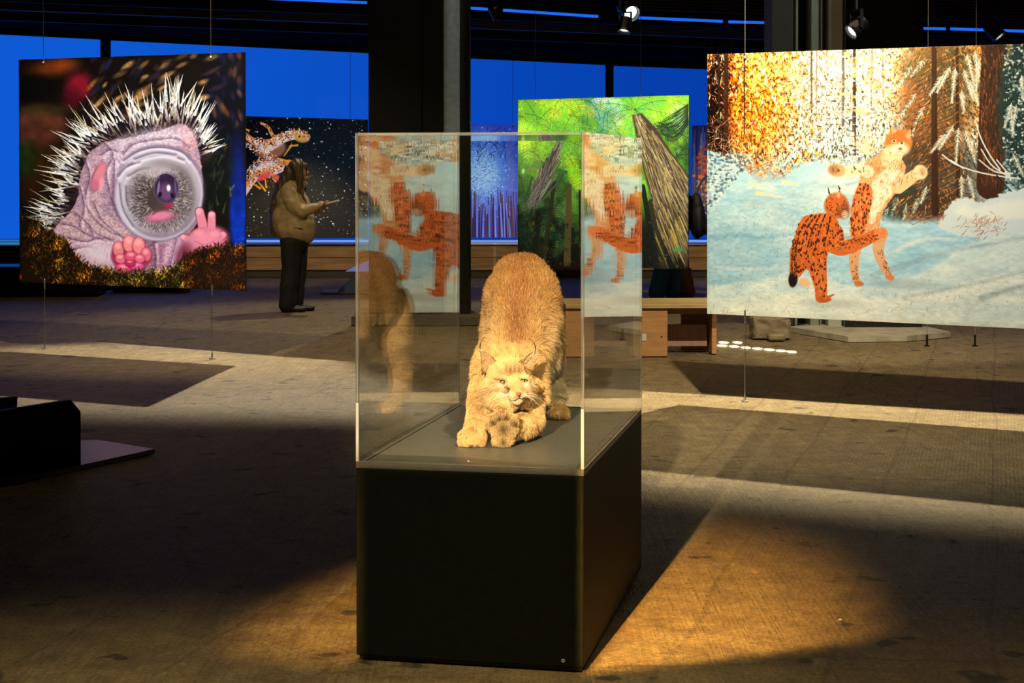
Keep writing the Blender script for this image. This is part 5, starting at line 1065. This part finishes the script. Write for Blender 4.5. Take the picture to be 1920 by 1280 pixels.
# --- fur
def make_fur(N, seed=2):
    g = np.random.default_rng(seed); me.calc_loop_triangles(); T_ = np.empty(len(me.loop_triangles)*3, np.int32); me.loop_triangles.foreach_get('vertices', T_); T_ = T_.reshape(-1, 3)
    nv = np.empty(n*3); me.vertices.foreach_get('normal', nv); nv = nv.reshape(-1, 3); A_, B2, C2 = co[T_[:, 0]], co[T_[:, 1]], co[T_[:, 2]]
    ar = np.linalg.norm(np.cross(B2-A_, C2-A_), axis=1); x_, y_ = project((A_+B2+C2)/3); ar *= np.where((y_ > 640) & (A_[:, 1] < 6.2), 1.9, 1.)*np.where(nv[T_[:, 0]][:, 1] > .35, .45, 1.)
    i = g.choice(len(T_), N, p=ar/ar.sum()); r1 = np.sqrt(g.random(N))[:, None]; r2 = g.random(N)[:, None]
    w0, w1, w2 = 1-r1, r1*(1-r2), r1*r2; root = A_[i]*w0+B2[i]*w1+C2[i]*w2; nr = nv[T_[i, 0]]*w0+nv[T_[i, 1]]*w1+nv[T_[i, 2]]*w2; nr /= np.linalg.norm(nr, axis=1)[:, None]
    x, y = project(root); Y_ = root[:, 1]; head = (Y_ < 6.12) & (y < 765) & (x > 905) & (x < 1003); leg = (y > 745) | ((x < 905) & (y > 700)); paw = (y > 800)
    comb = np.tile(np.array([0, .72, .70]), (N, 1)); comb[leg] = (0, -.15, -1); flank = (x > 1000) & (y > 560) & ~leg; fw = (sm(x, 980, 1035)*sm(y, 520, 600)*~leg)[:, None]; comb[:] = comb*(1-fw)+np.array([.2, .3, -.7])*fw; lf = (x < 930) & (y > 520) & (y < 690) & ~leg; lw_ = ((1-sm(x, 905, 965))*sm(y, 500, 580)*~leg)[:, None]; comb[:] = comb*(1-lw_)+np.array([-.2, .4, -.4])*lw_
    nose = np.array(P(970, 737, 5.96)); hv = root-nose; hv /= np.linalg.norm(hv, axis=1)[:, None]; comb[head] = hv[head]
    cheek = head & (y > 722) & ((x < 935) | (x > 990)); comb[cheek] += (0, 0, -.5)
    clump = np.array([mn.noise_vector(Vector(p)*22) for p in root]); comb += clump*.55
    tg = comb-nr*np.sum(comb*nr, axis=1)[:, None]; tg /= np.linalg.norm(tg, axis=1)[:, None]+1e-6
    L_ = np.full(N, .021); L_[flank] = .028; L_[leg] = .013; L_[paw] = .010; L_[head] = .010; L_[cheek] = .022
    mz = head & (np.linalg.norm(root-nose, axis=1) < .045); L_[mz] = .004; d_e = np.minimum(np.hypot(x-944, y-716), np.hypot(x-982, y-714)); L_[head & (d_e < 7)] = .0025
    pads = (Y_ < 5.95) & (abs(x-944) < 26) & (y > 780); L_[pads] = .006; fr = (x > 985) & (y > 775) & (y < 812) & (Y_ < 6.2); L_[fr] = .022
    L_ *= .65+.7*g.random(N); lift = np.where(head, .22, np.where(leg, .30, .36))[:, None]
    d0 = nr*lift*1.5+tg*.9+g.normal(0, .16, (N, 3)); d0 /= np.linalg.norm(d0, axis=1)[:, None]; d1 = nr*lift*.5+tg*1.1+g.normal(0, .2, (N, 3)); d1 /= np.linalg.norm(d1, axis=1)[:, None]
    L3 = L_[:, None]; p0 = root-nr*.001; p1 = p0+d0*L3*.4; p2 = p1+(d0+d1)*.5*L3*.35; p3 = p2+d1*L3*.35
    pts = np.stack([p0, p1, p2, p3], 1)-np.array(LO); pts[..., 2] = np.maximum(pts[..., 2], .001)
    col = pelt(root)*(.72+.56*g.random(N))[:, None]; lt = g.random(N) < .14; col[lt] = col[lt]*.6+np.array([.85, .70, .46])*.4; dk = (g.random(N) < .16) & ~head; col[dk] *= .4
    hc = bpy.data.hair_curves.new('fur'); hc.add_curves([4]*N); hc.points.foreach_set('position', pts.astype(np.float32).ravel()); rad = np.tile(np.array([.00052, .00045, .0003, .00008], np.float32), N); hc.points.foreach_set('radius', rad)
    a = hc.attributes.new('tint', 'FLOAT_COLOR', 'CURVE'); c4 = np.ones((N, 4), np.float32); c4[:, :3] = np.clip(col, 0, 1); a.data.foreach_set('color', c4.ravel())
    m = mat('fur', rough=.55, spec=.25); t = NT(m); a_ = t.n('Attribute'); a_.attribute_name = 'tint'; t.l(a_.outputs['Color'], t.b.inputs['Base Color']); hc.materials.append(m)
    o = bpy.data.objects.new('fur', hc); C.objects.link(o); o.parent = lynx; o['kind'] = 'stuff'
make_fur(260000)
# --- eyes, nose, mouth, ears, whiskers
def hit(px, py):
    d = ray(px, py).normalized(); ok, p, nn_, _ = body.ray_cast(Vector((0, 0, H))-LO, d); return (p, nn_) if ok else (P(px, py, 6.0)-LO, Vector((0, -1, 0)))
EYE = mat('eye_amber', (.30, .24, .05), .08, coat=1); PUP = mat('pupil', (.005, .005, .005), .05); LID = mat('eye_rim', (.03, .015, .01), .5)
for px, py in ((944.5, 716), (982.5, 714)):
    p, nn_ = hit(px, py); bm = bmesh.new(); bmesh.ops.create_uvsphere(bm, u_segments=20, v_segments=12, radius=.0090)
    for v in bm.verts: v.co = Vector((v.co.x*1.2, v.co.y*.6, v.co.z*.66))+p+Vector((0, .0006, 0))
    e = obj('eye', bm, EYE, lynx, smooth=True); bm = bmesh.new(); bmesh.ops.create_uvsphere(bm, u_segments=12, v_segments=8, radius=.0038)
    for v in bm.verts: v.co = Vector((v.co.x*.8, v.co.y*.4, v.co.z))+p+Vector((.001, -.0040, .0010))
    obj('pupil', bm, PUP, e, smooth=True)
    arc = [p+Vector((.0125*math.cos(a), -.0040+abs(math.cos(a))*.004, .0058*math.sin(a)+.0006)) for a in [math.radians(k) for k in range(-20, 201, 22)]]
    obj('eyelid', tube(bmesh.new(), arc, [.0008]+[.0022]*(len(arc)-2)+[.0008], 6), LID, lynx, smooth=True)
p, nn_ = hit(972.5, 738); nf = Form(); nf.ell(p+Vector((0, .001, .0015)), (.0095, .006, .0055)).ell(p+Vector((0, 0, -.004)), (.005, .005, .0045))
nf.build('nose', mat('nose_pink', (.30, .12, .07), .35), lynx, .0014, 2)
LIP = mat('lip', (.035, .018, .012), .5)
m0, m1, m2, m3, m4 = [hit(*k)[0]+Vector((0, -.0015, 0)) for k in ((957, 750), (965, 751), (973, 746), (979, 748), (985, 744))]
obj('mouth', tube(bmesh.new(), [m0, m1, m2, m3, m4], [.0006, .0016, .0014, .0014, .0006], 6), LIP, lynx); obj('mouth', tube(bmesh.new(), [m2, hit(973, 741)[0]+Vector((0, -.001, 0))], .001, 6), LIP, lynx)
EARO = mat('ear_fur', (.74, .52, .27), .8); EARI = noisy('ear_inside', (.62, .46, .24), (.80, .66, .42), 120, .9, .3); TUFT = mat('tuft_black', (.02, .014, .012), .6)
def ear(base_a, base_b, tip, Y, thick, tuft, inner):
    a, b, c_ = [P(px, py, yy)-LO for px, py, yy in ((*base_a, Y), (*base_b, Y+.01), (*tip, Y+.02))]; bm = bmesh.new(); n = 7; g = []
    back = Vector((0, thick, 0))
    for i in range(n+1):
        u = i/n; row = []
        l = a.lerp(c_, u**.9); r_ = b.lerp(c_, u**1.1)
        for j in range(7): v_ = j/6; bow = math.sin(PI*v_)*(1-u)**.6; row.append(bm.verts.new(l.lerp(r_, v_)+back*bow*1.6+Vector((0, 0, -.003*bow))))
        g.append(row)
    for i in range(n):
        for j in range(6): bm.faces.new((g[i][j], g[i][j+1], g[i+1][j+1], g[i+1][j]))
    r = bmesh.ops.solidify(bm, geom=bm.faces[:], thickness=.0035)
    e = obj('ear', bm, EARO, lynx, smooth=True)
    # pale fringe inside
    rg = random.Random(int(tip[0])); w_ = bmesh.new()
    for k in range(90):
        u = rg.random()*.85; v_ = rg.random(); s0 = a.lerp(c_, u).lerp(b.lerp(c_, u), v_)+back*math.sin(PI*v_)*(1-u)*1.2+Vector((0, -.002, 0)); d = (c_-(a+b)/2).normalized()*rg.uniform(.008, .02)+Vector((rg.uniform(-.004, .004), -.006, rg.uniform(-.003, .004)))
        tube(w_, [s0, s0+d*.5+Vector((0, -.001, 0)), s0+d], [.0007, .0006, .0002], 3, cap=False)
    obj('ear_fringe', w_, EARI, e)
    w_ = bmesh.new(); tp = [P(px, py, Y+.02)-LO for px, py in tuft]
    for k in range(34):
        j_ = Vector((rg.uniform(-.0022, .0022), rg.uniform(-.003, .003), 0)); sp_ = spl([tuple(t__+j_*(1-i_*.2)) for i_, t__ in enumerate(tp)], 3); sp_ = sp_[:max(4, int(len(sp_)*rg.uniform(.6, 1)))]
        tube(w_, sp_, [.0014*(1-i_/len(sp_))+.0002 for i_ in range(len(sp_))], 4, cap=False)
    obj('ear_tuft', w_, TUFT, e)['label'] = 'long black ear tuft'
ear((903, 704), (941, 684), (900, 650), 6.045, .022, [(901, 660), (900, 650), (903, 639), (911, 628)], 1)
ear((966, 682), (1001, 696), (1005, 654), 6.035, .022, [(1003, 664), (1004, 652), (1000, 641), (988, 631)], -1)
WH = mat('whisker_white', (.9, .88, .8), .4); rg = random.Random(9); wb = bmesh.new()
for side, (bx_, by_), ends in ((-1, (955, 742), [(905, 745), (908, 752), (914, 757), (905, 762), (921, 742), (918, 764), (930, 760), (912, 738)]), (1, (984, 741), [(1032, 755), (1030, 760), (1022, 771), (1005, 757), (1008, 745), (1026, 750), (1000, 762), (1014, 764)])):
    for ex, ey in ends:
        a = hit(bx_+rg.uniform(-4, 4), by_+rg.uniform(-3, 5))[0]; b = P(ex, ey, 5.97+rg.uniform(-.02, .03))-LO; mid_ = (a+b)/2+Vector((0, -.012, .010)); tube(wb, spl([tuple(a), tuple(mid_), tuple(b)], 5), [.0004-.00028*i_/11 for i_ in range(11)], 4, cap=False)
obj('whiskers', wb, WH, lynx)['kind'] = 'stuff'
CLW = mat('claw_horn', (.12, .08, .05), .3)
for px, py in ((873, 832), (884, 836), (895, 836), (906, 833)): a = fl(px, py, ZT+.006)-LO; a.z = .008; obj('claw', tube(bmesh.new(), [a+Vector((0, .006, .004)), a, a+Vector((0, -.004, -.005))], [.002, .0017, .0004], 6), CLW, lynx)


# ---------------------------------------------------------------- visitors
SKIN = noisy('face_skin', (.42, .26, .18), (.50, .31, .22), 20, .55, .02, spec=.3); HAIR = noisy('long_hair', (.05, .03, .014), (.14, .085, .04), 60, .5, .4, stretch=(1, 1, .12)); TROU = noisy('black_trousers', (.006, .006, .008), (.012, .012, .014), 30, .8, .1)
COAT = noisy('beige_puffer', (.36, .27, .14), (.46, .35, .19), 14, .55, .12); SHOE = mat('black_shoes', (.008, .008, .009), .4); PAPER = mat('note_pad', (.75, .72, .58), .6)
def visitor_woman():
    g0 = fl(552, 583); t = thing('person', 'visitor with long hair in a beige puffer coat writing in a pad', 'person', g0, math.radians(-6)); k = g0.y/F
    def v(px, py, d=0.): return Vector(((px-552)*k, d, (583-py)*k))
    b = Form()   # head, neck, trunk, arms, legs: one figure
    b.ell(v(562, 318), (.078, .072, .098)).ell(v(567, 324), (.062, .055, .072)).ell(v(579, 323), (.014, .012, .014)).ell(v(575, 333), (.028, .03, .022)).chain([(v(558, 330), .052), (v(549, 352), .06)])
    b.chain([(v(549, 362), .13), (v(552, 400), .15), (v(553, 440), .16)])
    for s in (-1, 1):
        d = .085*s; b.chain([(v(550, 448, d), .085), (v(551, 510, d), .058), (v(547, 568, d), .04)]); b.chain([(v(545, 574, d), .03), (v(556, 577, d), .025)])
        sd = .17*s; b.chain([(v(549, 356, sd), .05), (v(560, 396, sd), .042), (v(596, 388, sd*.55), .032)]); b.ell(v(603, 385, sd*.35), (.045, .028, .02))
        for j in range(4): b.chain([(v(606, 384, sd*.3+(j-1.5)*.018), .0095), (v(612, 380-abs(j-1.5)*.4, sd*.24+(j-1.5)*.016), .009), (v(615, 376, sd*.18+(j-1.5)*.014), .008)])
        b.chain([(v(602, 386, sd*.35-.03*s), .012), (v(609, 379, sd*.2-.03*s), .009)])
    b.build('body', SKIN, t, .009, 2, .4)
    tr = Form()
    tr.ell(v(553, 452), (.165, .17, .10))
    for s in (-1, 1): d = .08*s; tr.chain([(v(552+3*s, 455, d), .118), (v(552+4*s, 500, d), .098), (v(548+4*s, 545, d), .096), (v(546+3*s, 570, d), .098)])
    tr.build('trousers', TROU, t, .013, 3, .5, lambda p: .008*mn.noise(p*9))
    for s in (-1, 1):
        d = .08*s; sf = Form(); sf.chain([(v(540+2*s, 577, d), .042), (v(562+4*s, 577.5, d), .042), (v(578+5*s, 578.5, d), .030)]); sh = sf.build('shoe', SHOE, t, .01, 2, .4)
    co_ = Form(); co_.chain([(v(547, 358), .14), (v(551, 385), .185), (v(553, 415), .205)]); co_.chain([(v(552, 395), .20), (v(553, 422), .205)]); co_.ell(v(553, 425), (.225, .215, .20)).ell(v(570, 425), (.15, .17, .19)).ell(v(545, 372), (.165, .19, .15)).ell(v(536, 410), (.15, .18, .22))
    for s in (-1, 1): sd = .185*s; co_.chain([(v(548, 358, sd*.9), .085), (v(558, 384, sd*1.05), .072), (v(572, 396, sd), .066), (v(598, 387, sd*.6), .048)])
    co_.ell(v(562, 345), (.085, .10, .05))
    def quilt(p): return .004*abs(math.sin(p.z*17+.5*math.sin(p.x*6)))+.014*mn.noise(Vector((p.x*9, p.y*9, p.z*5)))+.006*mn.noise(p*19)
    co_.build('coat', COAT, t, .012, 3, .5, quilt)
    cm = noisy('cuff', (.26, .19, .10), (.32, .24, .13), 30, .7, .2)
    for s in (-1, 1): Form().chain([(v(594, 390, .115*s), .05), (v(600, 387, .11*s), .046)]).build('cuff', cm, t, .01, 2)
    for s in (-1, 1): obj('pocket_flap', box(-.05, -.008, -.008, .05, .008, .008, bev=.005, M=Matrix.Translation(v(568, 424, .214*s))@Matrix.Rotation(.08, 4, 'Y')), COAT, t)
    hf = Form(); hf.ell(v(558, 313), (.092, .094, .098)).ell(v(550, 325), (.085, .095, .10)); hf.chain([(v(548, 322), .095), (v(534, 350), .10), (v(521, 382), .085), (v(514, 420), .05), (v(512, 440), .02)]); hf.chain([(v(571, 312, 0), .045), (v(574, 330, 0), .02)])
    for s in (-1, 1): hf.chain([(v(558, 312, .05*s), .065), (v(564, 332, .068*s), .045), (v(566, 356, .08*s), .038), (v(577, 380, .09*s), .014)])
    hf.build('hair', HAIR, t, .009, 2, .5, lambda p: .006*math.sin(p.x*110+p.y*60+4*mn.noise(p*5)))
    return t, v
wt, wv_ = visitor_woman()
pd = thing('note_pad', 'open pale note pad held by the visitor in the beige coat', 'note pad', wt.location+wv_(620, 379)); 
obj('pages', box(-.10, -.085, -.009, .09, .085, .009, bev=.002, M=Matrix.Rotation(math.radians(-14), 4, 'Y')), PAPER, pd); obj('cover', box(-.102, -.087, -.013, .092, .087, -.0092, M=Matrix.Rotation(math.radians(-14), 4, 'Y')), mat('pad_cover', (.35, .34, .28), .6), pd)
def visitor_dark():
    g0 = fl(1262, 562); t = thing('person', 'visitor in dark clothes and blue trousers half hidden behind the fern print', 'person', g0, PI); k = g0.y/F
    def v(px, py, d=0.): return Vector(((1262-px)*k, d, (562-py)*k))
    b = Form(); b.ell(v(1252, 318), (.085, .075, .105)).ell(v(1245, 323), (.05, .05, .06)).ell(v(1238, 320), (.014, .012, .014)).chain([(v(1258, 330), .055), (v(1264, 346), .065)]).chain([(v(1268, 360), .14), (v(1266, 400), .15), (v(1260, 445), .15)])
    for s in (-1, 1):
        b.chain([(v(1262, 450, .09*s), .085), (v(1250-10*s, 505, .09*s), .06), (v(1245-18*s, 553, .09*s), .04)]); b.chain([(v(1245-18*s, 556, .09*s), .035), (v(1236-18*s, 557, .09*s), .03)]); b.chain([(v(1266, 358, .18*s), .05), (v(1252, 400, .2*s), .042), (v(1232, 420, .12*s), .03)]); b.ell(v(1228, 421, .11*s), (.04, .025, .025))
        for j in range(4): b.chain([(v(1226, 421, .11*s+(j-1.5)*.017), .009), (v(1221, 422, .11*s+(j-1.5)*.015), .008)])
    b.build('body', SKIN, t, .011, 2, .4)
    j_ = Form(); j_.chain([(v(1266, 358), .16), (v(1268, 400), .19), (v(1262, 445), .18)]).ell(v(1262, 350), (.1, .12, .06))
    for s in (-1, 1): j_.chain([(v(1266, 358, .17*s), .085), (v(1254, 400, .21*s), .075), (v(1236, 418, .13*s), .05)])
    j_.build('coat', mat('dark_coat', (.012, .012, .014), .8), t, .015, 3, .5, lambda p: .01*mn.noise(p*6))
    tr = Form(); tr.ell(v(1262, 455), (.16, .17, .1))
    for s in (-1, 1): tr.chain([(v(1262, 455, .09*s), .11), (v(1250-10*s, 505, .09*s), .10), (v(1246-16*s, 548, .09*s), .10)])
    tr.build('trousers', noisy('blue_denim', (.015, .09, .20), (.025, .13, .27), 30, .8, .1), t, .014, 3)
    for s in (-1, 1): Form().chain([(v(1250-18*s, 556, .09*s), .04), (v(1238-18*s, 557, .09*s), .035)]).build('shoe', SHOE, t, .011, 2)
    hf = Form(); hf.ell(v(1257, 313), (.095, .09, .10)).ell(v(1264, 325), (.06, .08, .09)); hf.build('hair', HAIR, t, .012, 2)
    bp = thing('backpack', 'black backpack on the visitor half hidden behind the fern print', 'backpack', g0+Vector((1307-1262, 0, 0))*k+Vector((0, 0, (562-402)*k)), PI)
    f_ = Form(); f_.ell((0, 0, -.05), (.095, .17, .24)).ell((-.02, 0, -.1), (.10, .15, .17)).ell((.01, 0, .1), (.075, .14, .16)); f_.build('bag', mat('black_nylon', (.010, .010, .012), .7), bp, .014, 3)
    Form().ell((-.09, 0, -.14), (.035, .11, .10)).build('front_pocket', bpy.data.materials['black_nylon'], bp, .012, 2)
    for s in (-1, 1): obj('strap', tube(bmesh.new(), spl([(.05, .09*s, .18), (.16, .1*s, .24), (.26, .1*s, .1), (.16, .1*s, -.14)], 5), .014, 6), bpy.data.materials['black_nylon'], bp)
visitor_dark()
tb = thing('tan_bag', 'tan bag low on the floor beside the blue trousers under the fern print', 'bag', fl(1287, 556)); bm = prism(bmesh.new(), [(-.13, 0, 0), (.12, 0, 0), (.05, 0, .36), (-.08, 0, .36)], (0, .1, 0)); bmesh.ops.bevel(bm, geom=bm.edges[:], offset=.02, segments=2, affect='EDGES'); obj('bag', bm, noisy('tan_leather', (.22, .10, .03), (.30, .15, .05), 9, .6, .1), tb, smooth=True)
obj('handle', tube(bmesh.new(), spl([(-.05, .05, .34), (-.04, .05, .46), (.02, .05, .46), (.03, .05, .34)], 5), .008, 6), bpy.data.materials['tan_leather'], tb)
# small litter and paint flecks on the near floor
CH = mat('fleck_pale', (.62, .48, .46), .7)
for px, py, s_, lab in ((1705, 1001, .012, 'pale fleck on the dark floor right of the plinth, higher left one'), (1788, 1012, .013, 'pinkish fleck on the dark floor, rightmost large one'), (1763, 1085, .006, 'tiny pale fleck below the two larger flecks'), (1575, 1162, .007, 'tiny pale fleck near the dark stains at lower right')):
    a = fl(px, py); rg = random.Random(px); bm = prism(bmesh.new(), [(s_*(1+rg.uniform(-.2, .2))*math.cos(2*PI*i/9), s_*1.2*math.sin(2*PI*i/9), 0) for i in range(9)], (0, 0, .002)); tag(obj('paint_fleck', bm, CH, loc=(a.x, a.y, .001)), lab, 'fleck', 'pale flecks on the floor')
